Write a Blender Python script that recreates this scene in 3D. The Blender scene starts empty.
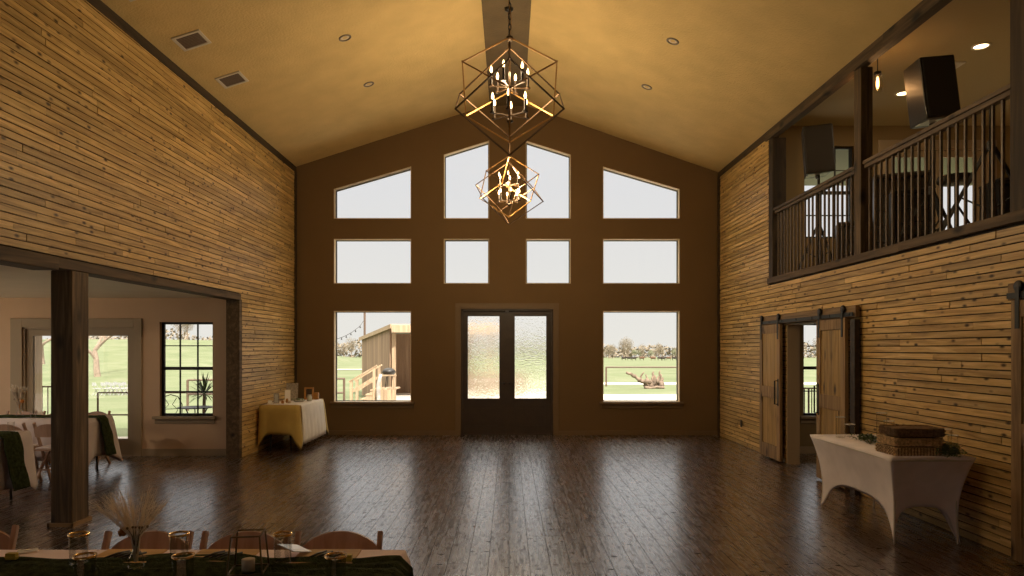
import bpy, bmesh, math, random
from mathutils import Vector, Matrix, Euler
random.seed(7)
SC = bpy.context.scene
COL = SC.collection
PI = math.pi
R = math.radians

# ------------------------------------------------------------------ camera
cam = bpy.data.cameras.new('camera')
cam.sensor_width = 36.0
cam.lens = 700.0 / 1024.0 * 36.0
cam.shift_x = 3.0 / 1024.0
cam.shift_y = 60.0 / 1024.0
cam.clip_start = 0.05
cam.clip_end = 2000
camo = bpy.data.objects.new('camera', cam)
camo.location = (0, 0, 1.68)
camo.rotation_euler = (PI / 2, 0, 0)
COL.objects.link(camo)
SC.camera = camo

# ------------------------------------------------------------------ colour, world, sun
SC.view_settings.view_transform = 'Standard'
SC.view_settings.look = 'None'
SC.view_settings.exposure = 0.0
SC.view_settings.gamma = 1.0
SC.view_settings.use_curve_mapping = False
cy = SC.cycles
cy.use_denoising = True
cy.max_bounces = 10
cy.diffuse_bounces = 6
cy.glossy_bounces = 4
cy.transmission_bounces = 8
cy.transparent_max_bounces = 24
cy.sample_clamp_indirect = 6.0
cy.caustics_reflective = False

SKY_LOW, SKY_MID, SKY_HIGH = (.84, .82, .755), (.76, .76, .765), (3.9, 3.65, 3.2)
SUN_E = 7.6
LAMP = 1.0                      # multiplier of all lamps in the room
world = bpy.data.worlds.new('sky')
SC.world = world
world.use_nodes = True
nt = world.node_tree
nt.nodes.clear()
tc = nt.nodes.new('ShaderNodeTexCoord')
sx = nt.nodes.new('ShaderNodeSeparateXYZ')
rp = nt.nodes.new('ShaderNodeValToRGB')
rp.color_ramp.elements[0].position = 0.0
rp.color_ramp.elements[0].color = (*SKY_LOW, 1)
rp.color_ramp.elements[1].position = 0.22
rp.color_ramp.elements[1].color = (*SKY_MID, 1)
e = rp.color_ramp.elements.new(0.34); e.color = (*SKY_MID, 1)
e = rp.color_ramp.elements.new(0.70); e.color = (*SKY_HIGH, 1)
bgn = nt.nodes.new('ShaderNodeBackground')
wo = nt.nodes.new('ShaderNodeOutputWorld')
nt.links.new(tc.outputs['Generated'], sx.inputs[0])
nt.links.new(sx.outputs['Z'], rp.inputs[0])
nt.links.new(rp.outputs[0], bgn.inputs[0])
nt.links.new(bgn.outputs[0], wo.inputs[0])

sun = bpy.data.lights.new('sun', 'SUN')
sun.energy = SUN_E
sun.angle = R(1.0)
sun.color = (1.0, .93, .80)
suno = bpy.data.objects.new('sun', sun)
d = Vector((-0.32, 0.75, -0.90)).normalized()     # travels left, away from the camera, and down
suno.rotation_euler = d.to_track_quat('-Z', 'Y').to_euler()
suno.location = (30, -30, 60)
COL.objects.link(suno)


# ------------------------------------------------------------------ helpers
class MB:
    def __init__(s):
        s.bm = bmesh.new()
        s.lay = s.bm.loops.layers.float_color.new('tint')
        s.t = (.5, .5, .5, 1)

    def rt(s):
        s.t = (random.random(), random.random(), random.random(), 1)

    def face(s, vs):
        try:
            f = s.bm.faces.new(vs)
        except ValueError:
            return None
        for l in f.loops:
            l[s.lay] = s.t
        return f

    def v(s, *p):
        return s.bm.verts.new(p[0] if len(p) == 1 else p)

    def box(s, x0, x1, y0, y1, z0, z1, M=None):
        c = [(x, y, z) for x in (x0, x1) for y in (y0, y1) for z in (z0, z1)]
        if M is not None:
            c = [M @ Vector(p) for p in c]
        v = [s.bm.verts.new(p) for p in c]
        for q in ((0, 1, 3, 2), (4, 6, 7, 5), (0, 4, 5, 1), (2, 3, 7, 6), (0, 2, 6, 4), (1, 5, 7, 3)):
            s.face([v[i] for i in q])

    def bar(s, p0, p1, w, h=None, up=(0, 0, 1)):
        """square bar between two points"""
        h = h or w
        p0, p1 = Vector(p0), Vector(p1)
        d = (p1 - p0)
        L = d.length
        d.normalize()
        u = Vector(up)
        if abs(d.dot(u)) > .98:
            u = Vector((1, 0, 0))
        a = d.cross(u).normalized()
        b = a.cross(d).normalized()
        ring = [(-w / 2, -h / 2), (w / 2, -h / 2), (w / 2, h / 2), (-w / 2, h / 2)]
        r0 = [s.v(p0 + a * x + b * y) for x, y in ring]
        r1 = [s.v(p1 + a * x + b * y) for x, y in ring]
        for i in range(4):
            s.face([r0[i], r0[(i + 1) % 4], r1[(i + 1) % 4], r1[i]])
        s.face(r0[::-1]); s.face(r1)

    def tube(s, pts, rad, n=8, closed=False, cap=True):
        pts = [Vector(p) for p in pts]
        N = len(pts)
        if not isinstance(rad, (list, tuple)):
            rad = [rad] * N
        rings = []
        prev = None
        for i, p in enumerate(pts):
            if closed:
                d = pts[(i + 1) % N] - pts[i - 1]
            else:
                d = pts[min(i + 1, N - 1)] - pts[max(i - 1, 0)]
            d.normalize()
            if prev is None:
                u = Vector((0, 0, 1)) if abs(d.z) < .9 else Vector((1, 0, 0))
                a = d.cross(u).normalized()
            else:
                a = (prev - d * prev.dot(d)).normalized()
            prev = a
            b = d.cross(a).normalized()
            rings.append([s.v(p + (a * math.cos(2 * PI * k / n) + b * math.sin(2 * PI * k / n)) * rad[i]) for k in range(n)])
        for i in range(N if closed else N - 1):
            r0, r1 = rings[i], rings[(i + 1) % N]
            for k in range(n):
                s.face([r0[k], r0[(k + 1) % n], r1[(k + 1) % n], r1[k]])
        if cap and not closed:
            s.face(rings[0][::-1]); s.face(rings[-1])

    def lathe(s, prof, c=(0, 0, 0), n=20, M=None):
        """profile: (r, z) list; r=0 closes"""
        rings = []
        for r, z in prof:
            if r <= 1e-6:
                p = Vector((c[0], c[1], c[2] + z))
                rings.append([s.v(M @ p if M else p)])
            else:
                rr = []
                for k in range(n):
                    p = Vector((c[0] + r * math.cos(2 * PI * k / n), c[1] + r * math.sin(2 * PI * k / n), c[2] + z))
                    rr.append(s.v(M @ p if M else p))
                rings.append(rr)
        for a, b in zip(rings, rings[1:]):
            for k in range(n):
                k2 = (k + 1) % n
                if len(a) == 1 and len(b) == 1:
                    continue
                if len(a) == 1:
                    s.face([a[0], b[k2], b[k]])
                elif len(b) == 1:
                    s.face([a[k], a[k2], b[0]])
                else:
                    s.face([a[k], a[k2], b[k2], b[k]])

    def blob(s, c, r, sub=2, amp=0.0, sc=(1, 1, 1), seed=0):
        rnd = random.Random(seed)
        geo = bmesh.ops.create_icosphere(s.bm, subdivisions=sub, radius=1.0)
        ph = [rnd.uniform(0, 6) for _ in range(6)]
        for v in geo['verts']:
            p = v.co.copy()
            k = 1 + amp * (math.sin(p.x * 3 + ph[0]) * math.sin(p.y * 3 + ph[1]) + .6 * math.sin(p.z * 5 + ph[2]) * math.sin(p.x * 6 + ph[3]))
            v.co = Vector(c) + Vector((p.x * sc[0], p.y * sc[1], p.z * sc[2])) * r * k
        for v in geo['verts']:
            for f in v.link_faces:
                for l in f.loops:
                    l[s.lay] = s.t

    def prism(s, poly, fn, d0, d1):
        """poly: 2D loop; fn(u, v, d) -> 3D; extruded from depth d0 to d1"""
        a = [s.v(fn(u, w, d0)) for u, w in poly]
        b = [s.v(fn(u, w, d1)) for u, w in poly]
        n = len(poly)
        s.face(a[::-1]); s.face(b)
        for i in range(n):
            s.face([a[i], a[(i + 1) % n], b[(i + 1) % n], b[i]])

    def holed(s, outline, holes, fn, d0, d1):
        """plate with holes"""
        loops = [outline] + list(holes)
        sides = []
        for d in (d0, d1):
            edges = []
            vv = []
            for lp in loops:
                vs = [s.v(fn(u, w, d)) for u, w in lp]
                vv.append(vs)
                for i in range(len(vs)):
                    edges.append(s.bm.edges.new((vs[i], vs[(i + 1) % len(vs)])))
            r = bmesh.ops.triangle_fill(s.bm, use_beauty=True, use_dissolve=False, edges=edges)
            for g in r['geom']:
                if isinstance(g, bmesh.types.BMFace):
                    for l in g.loops:
                        l[s.lay] = s.t
            sides.append(vv)
        for a, b in zip(*sides):
            for i in range(len(a)):
                j = (i + 1) % len(a)
                s.face([a[i], a[j], b[j], b[i]])

    def build(s, name, mat, parent=None, smooth=False, bevel=0, auto=True):
        bmesh.ops.recalc_face_normals(s.bm, faces=s.bm.faces[:])
        me = bpy.data.meshes.new(name)
        s.bm.to_mesh(me)
        s.bm.free()
        if smooth:
            for p in me.polygons:
                p.use_smooth = True
        me.materials.append(mat)
        o = bpy.data.objects.new(name, me)
        COL.objects.link(o)
        if parent is not None:
            o.parent = parent
        if bevel:
            m = o.modifiers.new('bevel', 'BEVEL')
            m.width = bevel; m.segments = 2; m.limit_method = 'ANGLE'
        return o


def tag(o, label, cat, group=None, kind=None):
    o['label'] = label
    o['category'] = cat
    if group:
        o['group'] = group
    if kind:
        o['kind'] = kind
    return o


def struct(o):
    o['kind'] = 'structure'
    return o


def empty(name, loc=(0, 0, 0), rz=0, label=None, cat=None, group=None, rot=None):
    o = bpy.data.objects.new(name, None)
    o.empty_display_size = .1
    COL.objects.link(o)
    o.location = loc
    o.rotation_euler = rot or (0, 0, rz)
    if label:
        tag(o, label, cat, group)
    return o


def dup(o, parent=None):
    c = o.copy()
    COL.objects.link(c)
    if parent is not None:
        c.parent = parent
    for ch in o.children:
        dup(ch, c)
    return c


def dup_thing(o, loc, rz=0, label=None, group=None, scale=None):
    c = dup(o)
    c.location = loc
    c.rotation_euler = (0, 0, rz)
    if scale:
        c.scale = scale
    if label:
        c['label'] = label
    if group:
        c['group'] = group
    return c


# ------------------------------------------------------------------ materials
def new_mat(name):
    m = bpy.data.materials.new(name)
    m.use_nodes = True
    t = m.node_tree
    b = t.nodes['Principled BSDF']
    return m, t, b


def N(t, typ, **kw):
    n = t.nodes.new(typ)
    for k, v in kw.items():
        setattr(n, k, v)
    return n


def ramp(t, stops, src=None):
    r = N(t, 'ShaderNodeValToRGB')
    els = r.color_ramp.elements
    els[0].position, els[0].color = stops[0][0], (*stops[0][1], 1)
    els[1].position, els[1].color = stops[-1][0], (*stops[-1][1], 1)
    for p, c in stops[1:-1]:
        e = els.new(p); e.color = (*c, 1)
    if src:
        t.links.new(src, r.inputs[0])
    return r


def mapped(t, scale, coord='Object', add=None):
    tc = N(t, 'ShaderNodeTexCoord')
    mp = N(t, 'ShaderNodeMapping')
    mp.inputs['Scale'].default_value = scale
    src = tc.outputs[coord]
    if add is not None:
        va = N(t, 'ShaderNodeVectorMath', operation='ADD')
        t.links.new(src, va.inputs[0]); t.links.new(add, va.inputs[1])
        src = va.outputs[0]
    t.links.new(src, mp.inputs[0])
    return mp.outputs[0]


def plain(name, col, rough=.6, metal=0.0, noise=0.0, nscale=8, bump=0.0, bscale=60, spec=None, emit=None, estr=0, sheen=0):
    m, t, b = new_mat(name)
    b.inputs['Roughness'].default_value = rough
    b.inputs['Metallic'].default_value = metal
    if spec is not None:
        b.inputs['Specular IOR Level'].default_value = spec
    if sheen:
        b.inputs['Sheen Weight'].default_value = sheen
    if noise:
        v = mapped(t, (1, 1, 1))
        n = N(t, 'ShaderNodeTexNoise'); n.inputs['Scale'].default_value = nscale; n.inputs['Detail'].default_value = 5
        t.links.new(v, n.inputs['Vector'])
        lo = tuple(max(0, c * (1 - noise)) for c in col); hi = tuple(min(1, c * (1 + noise)) for c in col)
        r = ramp(t, [(.3, lo), (.7, hi)], n.outputs['Fac'])
        t.links.new(r.outputs[0], b.inputs['Base Color'])
    else:
        b.inputs['Base Color'].default_value = (*col, 1)
    if bump:
        v = mapped(t, (1, 1, 1))
        n = N(t, 'ShaderNodeTexNoise'); n.inputs['Scale'].default_value = bscale; n.inputs['Detail'].default_value = 4
        t.links.new(v, n.inputs['Vector'])
        bp = N(t, 'ShaderNodeBump'); bp.inputs['Strength'].default_value = bump; bp.inputs['Distance'].default_value = .01
        t.links.new(n.outputs['Fac'], bp.inputs['Height'])
        t.links.new(bp.outputs[0], b.inputs['Normal'])
    if emit:
        b.inputs['Emission Color'].default_value = (*emit, 1)
        b.inputs['Emission Strength'].default_value = estr
    return m


def wood(name, dark, mid, light, axis='Y', grain=14, rough=.55, knots=True, bump=.25, tint=.35, spec=.4, kscale=3.2):
    """wood with grain along an axis; the 'tint' attribute gives each board its own cut and tone"""
    m, t, b = new_mat(name)
    at = N(t, 'ShaderNodeAttribute'); at.attribute_name = 'tint'
    off = N(t, 'ShaderNodeVectorMath', operation='SCALE'); off.inputs['Scale'].default_value = 37.0
    t.links.new(at.outputs['Color'], off.inputs[0])
    i = 'XYZ'.index(axis)
    sc = [grain] * 3; sc[i] = grain * .06
    v = mapped(t, sc, add=off.outputs[0])
    n = N(t, 'ShaderNodeTexNoise'); n.inputs['Scale'].default_value = 1.6; n.inputs['Detail'].default_value = 8
    n.inputs['Roughness'].default_value = .62; n.inputs['Distortion'].default_value = .8
    t.links.new(v, n.inputs['Vector'])
    r = ramp(t, [(.28, dark), (.5, mid), (.72, light)], n.outputs['Fac'])
    col = r.outputs[0]
    hs = N(t, 'ShaderNodeHueSaturation')
    mr = N(t, 'ShaderNodeMapRange'); mr.inputs['To Min'].default_value = 1 - tint; mr.inputs['To Max'].default_value = 1 + tint
    sp = N(t, 'ShaderNodeSeparateColor')
    t.links.new(at.outputs['Color'], sp.inputs[0])
    t.links.new(sp.outputs[0], mr.inputs['Value'])
    t.links.new(mr.outputs[0], hs.inputs['Value'])
    t.links.new(col, hs.inputs['Color'])
    col = hs.outputs[0]
    if knots:
        sc2 = [kscale * 2.2] * 3; sc2[i] = kscale
        v2 = mapped(t, sc2, add=off.outputs[0])
        vo = N(t, 'ShaderNodeTexVoronoi'); vo.inputs['Scale'].default_value = 1.0
        t.links.new(v2, vo.inputs['Vector'])
        kr = ramp(t, [(.08, (0, 0, 0)), (.23, (1, 1, 1))], vo.outputs['Distance'])
        mx = N(t, 'ShaderNodeMix', data_type='RGBA')
        mx.inputs['A'].default_value = (dark[0] * .28, dark[1] * .25, dark[2] * .25, 1)
        t.links.new(kr.outputs[0], mx.inputs['Factor'])
        t.links.new(col, mx.inputs['B'])
        col = mx.outputs['Result']
    t.links.new(col, b.inputs['Base Color'])
    b.inputs['Roughness'].default_value = rough
    b.inputs['Specular IOR Level'].default_value = spec
    if bump:
        bp = N(t, 'ShaderNodeBump'); bp.inputs['Strength'].default_value = bump; bp.inputs['Distance'].default_value = .006
        t.links.new(n.outputs['Fac'], bp.inputs['Height'])
        t.links.new(bp.outputs[0], b.inputs['Normal'])
    return m


def glass_pane(name='window_glass', tint=(1, 1, 1), gloss=.06):
    m = bpy.data.materials.new(name); m.use_nodes = True
    t = m.node_tree; t.nodes.clear()
    o = N(t, 'ShaderNodeOutputMaterial'); mx = N(t, 'ShaderNodeMixShader')
    tr = N(t, 'ShaderNodeBsdfTransparent'); gl = N(t, 'ShaderNodeBsdfGlossy')
    tr.inputs[0].default_value = (*tint, 1)
    gl.inputs['Roughness'].default_value = .01
    fr = N(t, 'ShaderNodeFresnel'); fr.inputs[0].default_value = 1.35
    t.links.new(fr.outputs[0], mx.inputs[0])
    t.links.new(tr.outputs[0], mx.inputs[1]); t.links.new(gl.outputs[0], mx.inputs[2])
    t.links.new(mx.outputs[0], o.inputs[0])
    return m


def clear_glass(name='clear_glass'):
    m = bpy.data.materials.new(name); m.use_nodes = True
    t = m.node_tree; t.nodes.clear()
    o = N(t, 'ShaderNodeOutputMaterial'); mx = N(t, 'ShaderNodeMixShader')
    tr = N(t, 'ShaderNodeBsdfTransparent'); gl = N(t, 'ShaderNodeBsdfGlossy')
    tr.inputs[0].default_value = (.93, .93, .92, 1)
    gl.inputs['Roughness'].default_value = .04
    tr.inputs[0].default_value = (.97, .97, .96, 1)
    lw = N(t, 'ShaderNodeLayerWeight'); lw.inputs[0].default_value = .12
    mu = N(t, 'ShaderNodeMath', operation='MULTIPLY'); mu.inputs[1].default_value = .38
    t.links.new(lw.outputs['Fresnel'], mu.inputs[0])
    t.links.new(mu.outputs[0], mx.inputs[0])
    t.links.new(tr.outputs[0], mx.inputs[1]); t.links.new(gl.outputs[0], mx.inputs[2])
    t.links.new(mx.outputs[0], o.inputs[0])
    return m


def rippled_glass():
    m = bpy.data.materials.new('rippled_glass'); m.use_nodes = True
    t = m.node_tree; t.nodes.clear()
    o = N(t, 'ShaderNodeOutputMaterial')
    g = N(t, 'ShaderNodeBsdfRefraction'); g.inputs['IOR'].default_value = 1.12; g.inputs['Roughness'].default_value = .02
    v = mapped(t, (1.5, 1, 1))
    n = N(t, 'ShaderNodeTexNoise'); n.inputs['Scale'].default_value = 36; n.inputs['Detail'].default_value = 1
    t.links.new(v, n.inputs['Vector'])
    bp = N(t, 'ShaderNodeBump'); bp.inputs['Strength'].default_value = 1.0; bp.inputs['Distance'].default_value = .02
    t.links.new(n.outputs['Fac'], bp.inputs['Height']); t.links.new(bp.outputs[0], g.inputs['Normal'])
    t.links.new(g.outputs[0], o.inputs[0])
    return m


def floor_mat():
    m, t, b = new_mat('dark_plank_floor')
    tc = N(t, 'ShaderNodeTexCoord')
    mp = N(t, 'ShaderNodeMapping'); mp.inputs['Rotation'].default_value = (0, 0, PI / 2)
    t.links.new(tc.outputs['Object'], mp.inputs[0])
    br = N(t, 'ShaderNodeTexBrick')
    br.inputs['Scale'].default_value = 1.0; br.inputs['Brick Width'].default_value = 1.25; br.inputs['Row Height'].default_value = .16
    br.inputs['Mortar Size'].default_value = .0022; br.inputs['Mortar Smooth'].default_value = .3
    br.offset = .37; br.offset_frequency = 3
    br.inputs['Color1'].default_value = (0, 0, 0, 1); br.inputs['Color2'].default_value = (1, 1, 1, 1); br.inputs['Mortar'].default_value = (.5, .5, .5, 1)
    t.links.new(mp.outputs[0], br.inputs['Vector'])
    # grain, shifted per plank
    sh = N(t, 'ShaderNodeVectorMath', operation='SCALE'); sh.inputs['Scale'].default_value = 23.0
    t.links.new(br.outputs['Color'], sh.inputs[0])
    v = mapped(t, (16, 1.1, 1), add=sh.outputs[0])
    n = N(t, 'ShaderNodeTexNoise'); n.inputs['Scale'].default_value = 2.2; n.inputs['Detail'].default_value = 9; n.inputs['Roughness'].default_value = .65
    n.inputs['Distortion'].default_value = .6
    t.links.new(v, n.inputs['Vector'])
    r = ramp(t, [(.3, (.018, .008, .004)), (.52, (.054, .026, .014)), (.75, (.115, .062, .036))], n.outputs['Fac'])
    hs = N(t, 'ShaderNodeHueSaturation')
    mr = N(t, 'ShaderNodeMapRange'); mr.inputs['To Min'].default_value = .7; mr.inputs['To Max'].default_value = 1.3
    t.links.new(br.outputs['Color'], mr.inputs['Value']); t.links.new(mr.outputs[0], hs.inputs['Value'])
    t.links.new(r.outputs[0], hs.inputs['Color'])
    mo = N(t, 'ShaderNodeMix', data_type='RGBA'); mo.inputs['B'].default_value = (.006, .004, .003, 1)
    t.links.new(br.outputs['Fac'], mo.inputs['Factor']); t.links.new(hs.outputs[0], mo.inputs['A'])
    # hand-scraped dents, short and dark across the planks
    v3 = mapped(t, (9, 26, 1), add=sh.outputs[0])
    vo = N(t, 'ShaderNodeTexVoronoi'); vo.inputs['Scale'].default_value = 1.0
    t.links.new(v3, vo.inputs['Vector'])
    sc = N(t, 'ShaderNodeSeparateColor')
    t.links.new(vo.outputs['Color'], sc.inputs[0])
    thr = N(t, 'ShaderNodeMath', operation='MULTIPLY'); thr.inputs[1].default_value = .27
    t.links.new(sc.outputs[0], thr.inputs[0])
    lt = N(t, 'ShaderNodeMath', operation='LESS_THAN')
    t.links.new(vo.outputs['Distance'], lt.inputs[0]); t.links.new(thr.outputs[0], lt.inputs[1])
    gt = N(t, 'ShaderNodeMath', operation='GREATER_THAN'); gt.inputs[1].default_value = .64
    t.links.new(sc.outputs[1], gt.inputs[0])
    dent = N(t, 'ShaderNodeMath', operation='MULTIPLY')
    t.links.new(lt.outputs[0], dent.inputs[0]); t.links.new(gt.outputs[0], dent.inputs[1])
    md = N(t, 'ShaderNodeMix', data_type='RGBA'); md.inputs['B'].default_value = (.008, .005, .003, 1)
    t.links.new(dent.outputs[0], md.inputs['Factor']); t.links.new(mo.outputs['Result'], md.inputs['A'])
    t.links.new(md.outputs['Result'], b.inputs['Base Color'])
    rr = N(t, 'ShaderNodeMapRange'); rr.inputs['To Min'].default_value = .20; rr.inputs['To Max'].default_value = .34
    t.links.new(n.outputs['Fac'], rr.inputs['Value'])
    t.links.new(rr.outputs[0], b.inputs['Roughness'])
    # worn finish: grain, seams and dents take the gloss away
    wr_ = ramp(t, [(.30, (.35, .35, .35)), (.50, (.95, .95, .95)), (.72, (1, 1, 1))], n.outputs['Fac'])
    v5 = mapped(t, (30, 9, 1), add=sh.outputs[0])
    n5 = N(t, 'ShaderNodeTexNoise'); n5.inputs['Scale'].default_value = 1.0; n5.inputs['Detail'].default_value = 3
    t.links.new(v5, n5.inputs['Vector'])
    w5 = ramp(t, [(.34, (.3, .3, .3)), (.46, (1, 1, 1))], n5.outputs['Fac'])
    m5 = N(t, 'ShaderNodeMath', operation='MULTIPLY')
    t.links.new(wr_.outputs[0], m5.inputs[0]); t.links.new(w5.outputs[0], m5.inputs[1])
    mxd = N(t, 'ShaderNodeMath', operation='MAXIMUM')
    t.links.new(dent.outputs[0], mxd.inputs[0]); t.links.new(br.outputs['Fac'], mxd.inputs[1])
    iv = N(t, 'ShaderNodeMath', operation='SUBTRACT'); iv.inputs[0].default_value = 1.0
    t.links.new(mxd.outputs[0], iv.inputs[1])
    cw = N(t, 'ShaderNodeMath', operation='MULTIPLY')
    t.links.new(iv.outputs[0], cw.inputs[0]); t.links.new(m5.outputs[0], cw.inputs[1])
    t.links.new(cw.outputs[0], b.inputs['Coat Weight']); t.links.new(cw.outputs[0], b.inputs['Specular IOR Level'])
    t.links.new(rr.outputs[0], b.inputs['Coat Roughness'])
    b.inputs['Coat IOR'].default_value = 2.6
    b.inputs['IOR'].default_value = 1.6
    h = N(t, 'ShaderNodeMath', operation='MULTIPLY_ADD'); h.inputs[1].default_value = -1.2
    t.links.new(br.outputs['Fac'], h.inputs[0]); t.links.new(n.outputs['Fac'], h.inputs[2])
    h2 = N(t, 'ShaderNodeMath', operation='MULTIPLY_ADD'); h2.inputs[1].default_value = -.7
    t.links.new(dent.outputs[0], h2.inputs[0]); t.links.new(h.outputs[0], h2.inputs[2])
    bp = N(t, 'ShaderNodeBump'); bp.inputs['Strength'].default_value = .12; bp.inputs['Distance'].default_value = .002
    t.links.new(h2.outputs[0], bp.inputs['Height']); t.links.new(bp.outputs[0], b.inputs['Normal']); t.links.new(bp.outputs[0], b.inputs['Coat Normal'])
    return m


def grass_mat():
    m, t, b = new_mat('grass')
    v = mapped(t, (1, 1, 1))
    n = N(t, 'ShaderNodeTexNoise'); n.inputs['Scale'].default_value = .35; n.inputs['Detail'].default_value = 8
    t.links.new(v, n.inputs['Vector'])
    r = ramp(t, [(.3, (.125, .15, .08)), (.5, (.155, .178, .098)), (.7, (.195, .205, .13))], n.outputs['Fac'])
    t.links.new(r.outputs[0], b.inputs['Base Color'])
    b.inputs['Roughness'].default_value = .95
    b.inputs['Specular IOR Level'].default_value = .1
    return m


def cloth(name, col, weave=380, rough=.85):
    return plain(name, col, rough=rough, noise=.08, nscale=5, bump=.15, bscale=weave, spec=.15, sheen=.2)


BOARD_L = wood('pine_boards', (.27, .155, .05), (.54, .35, .125), (.74, .52, .23), 'Y', grain=15, rough=.45, tint=.22, spec=.35, kscale=5.2)
BEAM = wood('rustic_beam', (.045, .026, .012), (.105, .064, .03), (.19, .125, .065), 'Y', grain=9, rough=.7, bump=.6, kscale=2)
POSTM = wood('rustic_post', (.045, .026, .012), (.12, .074, .034), (.30, .20, .11), 'Z', grain=9, rough=.7, bump=.8, kscale=2)
BEAM_X = wood('rustic_beam_across', (.045, .026, .012), (.105, .064, .03), (.19, .125, .065), 'X', grain=9, rough=.7, bump=.6, kscale=2)
DARKTRIM = wood('dark_trim', (.02, .012, .006), (.045, .027, .013), (.08, .05, .025), 'Y', grain=9, rough=.6, bump=.3, kscale=2)
BEAMD = wood('dark_rustic_beam', (.022, .013, .006), (.055, .034, .016), (.13, .085, .045), 'Y', grain=9, rough=.7, bump=.6, kscale=2)
POSTD = wood('dark_rustic_post', (.02, .012, .006), (.05, .03, .014), (.11, .07, .036), 'Z', grain=9, rough=.7, bump=.8, kscale=2)
DOORW = wood('barn_door_planks', (.16, .095, .03), (.40, .25, .085), (.54, .36, .15), 'Z', grain=10, rough=.6, tint=.25, kscale=2.2)
DOORF = wood('barn_door_frame', (.12, .07, .03), (.29, .18, .085), (.42, .28, .14), 'Z', grain=10, rough=.65, tint=.2, kscale=2)
DOORH = wood('barn_door_header', (.08, .045, .02), (.20, .125, .06), (.30, .2, .10), 'Y', grain=10, rough=.65, tint=.2, kscale=2)
CHAIRW = wood('chair_wood', (.34, .20, .135), (.44, .275, .19), (.52, .34, .25), 'Z', grain=10, rough=.42, knots=False, bump=.1, tint=.1)
PALEW = wood('pale_lumber', (.30, .20, .12), (.42, .30, .195), (.54, .41, .28), 'Z', grain=6, rough=.8, knots=False, tint=.2)
SIDING = wood('shed_siding', (.21, .13, .08), (.30, .195, .125), (.38, .26, .175), 'Z', grain=6, rough=.85, knots=False, tint=.2)
BACKING = plain('board_backing', (.02, .012, .006), .9)
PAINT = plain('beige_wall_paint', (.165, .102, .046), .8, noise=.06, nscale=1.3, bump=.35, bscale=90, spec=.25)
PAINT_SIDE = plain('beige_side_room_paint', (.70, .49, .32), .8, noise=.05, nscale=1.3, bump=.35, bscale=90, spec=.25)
CEIL = plain('textured_ceiling', (.66, .475, .205), .82, noise=.07, nscale=2.5, bump=.9, bscale=38, spec=.3)
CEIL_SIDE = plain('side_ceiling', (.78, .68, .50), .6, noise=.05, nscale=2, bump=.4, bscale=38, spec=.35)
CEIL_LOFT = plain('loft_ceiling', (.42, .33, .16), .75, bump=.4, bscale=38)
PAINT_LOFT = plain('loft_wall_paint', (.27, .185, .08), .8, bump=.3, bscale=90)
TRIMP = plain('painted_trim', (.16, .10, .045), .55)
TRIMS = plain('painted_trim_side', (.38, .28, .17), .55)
FLOOR = floor_mat()
GRASS = grass_mat()
REVEAL = plain('reveal', (.62, .50, .33), .6)
BRONZE = plain('dark_bronze_frame', (.03, .022, .017), .45)
BLACK = plain('black_iron', (.018, .016, .014), .45, metal=.3)
GLASS = glass_pane()
CLEAR = clear_glass()
RIPPLE = rippled_glass()
DOORBLK = plain('dark_stained_door', (.045, .028, .016), .4, noise=.2, nscale=6)
CONC = plain('pale_concrete', (.60, .555, .49), .9, noise=.08, nscale=1.2)
GOLD = plain('antique_gold', (.36, .19, .055), .42, metal=.7)
GOLDRIM = plain('gold_rim', (.75, .5, .22), .22, metal=1)
BULB = plain('lit_bulb', (1, .8, .5), .4, emit=(1.0, .62, .26), estr=8)
CANDLE = plain('candle_sleeve', (.011, .0055, .002), .6, spec=.15)
ARM = plain('candle_arm_bronze', (.04, .02, .006), .5, metal=.5)
CANLENS = plain('lit_downlight', (1, .9, .7), .4, emit=(1.0, .72, .38), estr=9)
CANOFF = plain('unlit_downlight', (.16, .12, .08), .4)
WHITEP = plain('white_plastic', (.62, .56, .46), .5)
LINEN = cloth('mauve_white_linen', (.86, .68, .66))
LINEN_W = cloth('white_linen', (.66, .56, .53))
SPANDEX = cloth('white_stretch_cloth', (.88, .79, .77), weave=500, rough=.6)
MUSTARD = cloth('mustard_cloth', (.52, .37, .11))
IVORY = cloth('ivory_cloth', (.84, .79, .71))
GAUZE = plain('green_gauze', (.045, .055, .022), .95, noise=.5, nscale=30, bump=.9, bscale=150, spec=.1)
KRAFT = wood('kraft_mat', (.44, .25, .09), (.56, .34, .14), (.64, .42, .2), 'X', grain=12, knots=False, rough=.6)
PAPER = plain('white_paper', (.85, .83, .82), .6)
PAPERG = plain('coated_paper', (.88, .86, .85), .22, spec=1.0)
BLKP = plain('black_plastic', (.022, .018, .015), .38, bump=.2, bscale=200)
GRILLE = plain('speaker_grille', (.03, .024, .018), .55, bump=.8, bscale=400)
FERN = plain('foliage_green', (.10, .14, .06), .7, noise=.35, nscale=20)
ORANGE = plain('dried_orange_flower', (.42, .15, .02), .8, noise=.3, nscale=40)


def thin_leaf(name, col):
    m = bpy.data.materials.new(name); m.use_nodes = True
    t = m.node_tree; t.nodes.clear()
    o = N(t, 'ShaderNodeOutputMaterial'); mx = N(t, 'ShaderNodeMixShader'); mx.inputs[0].default_value = .55
    a = N(t, 'ShaderNodeBsdfDiffuse'); a.inputs[0].default_value = (*col, 1)
    b = N(t, 'ShaderNodeBsdfTranslucent'); b.inputs[0].default_value = (*col, 1)
    t.links.new(a.outputs[0], mx.inputs[1]); t.links.new(b.outputs[0], mx.inputs[2]); t.links.new(mx.outputs[0], o.inputs[0])
    return m


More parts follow.
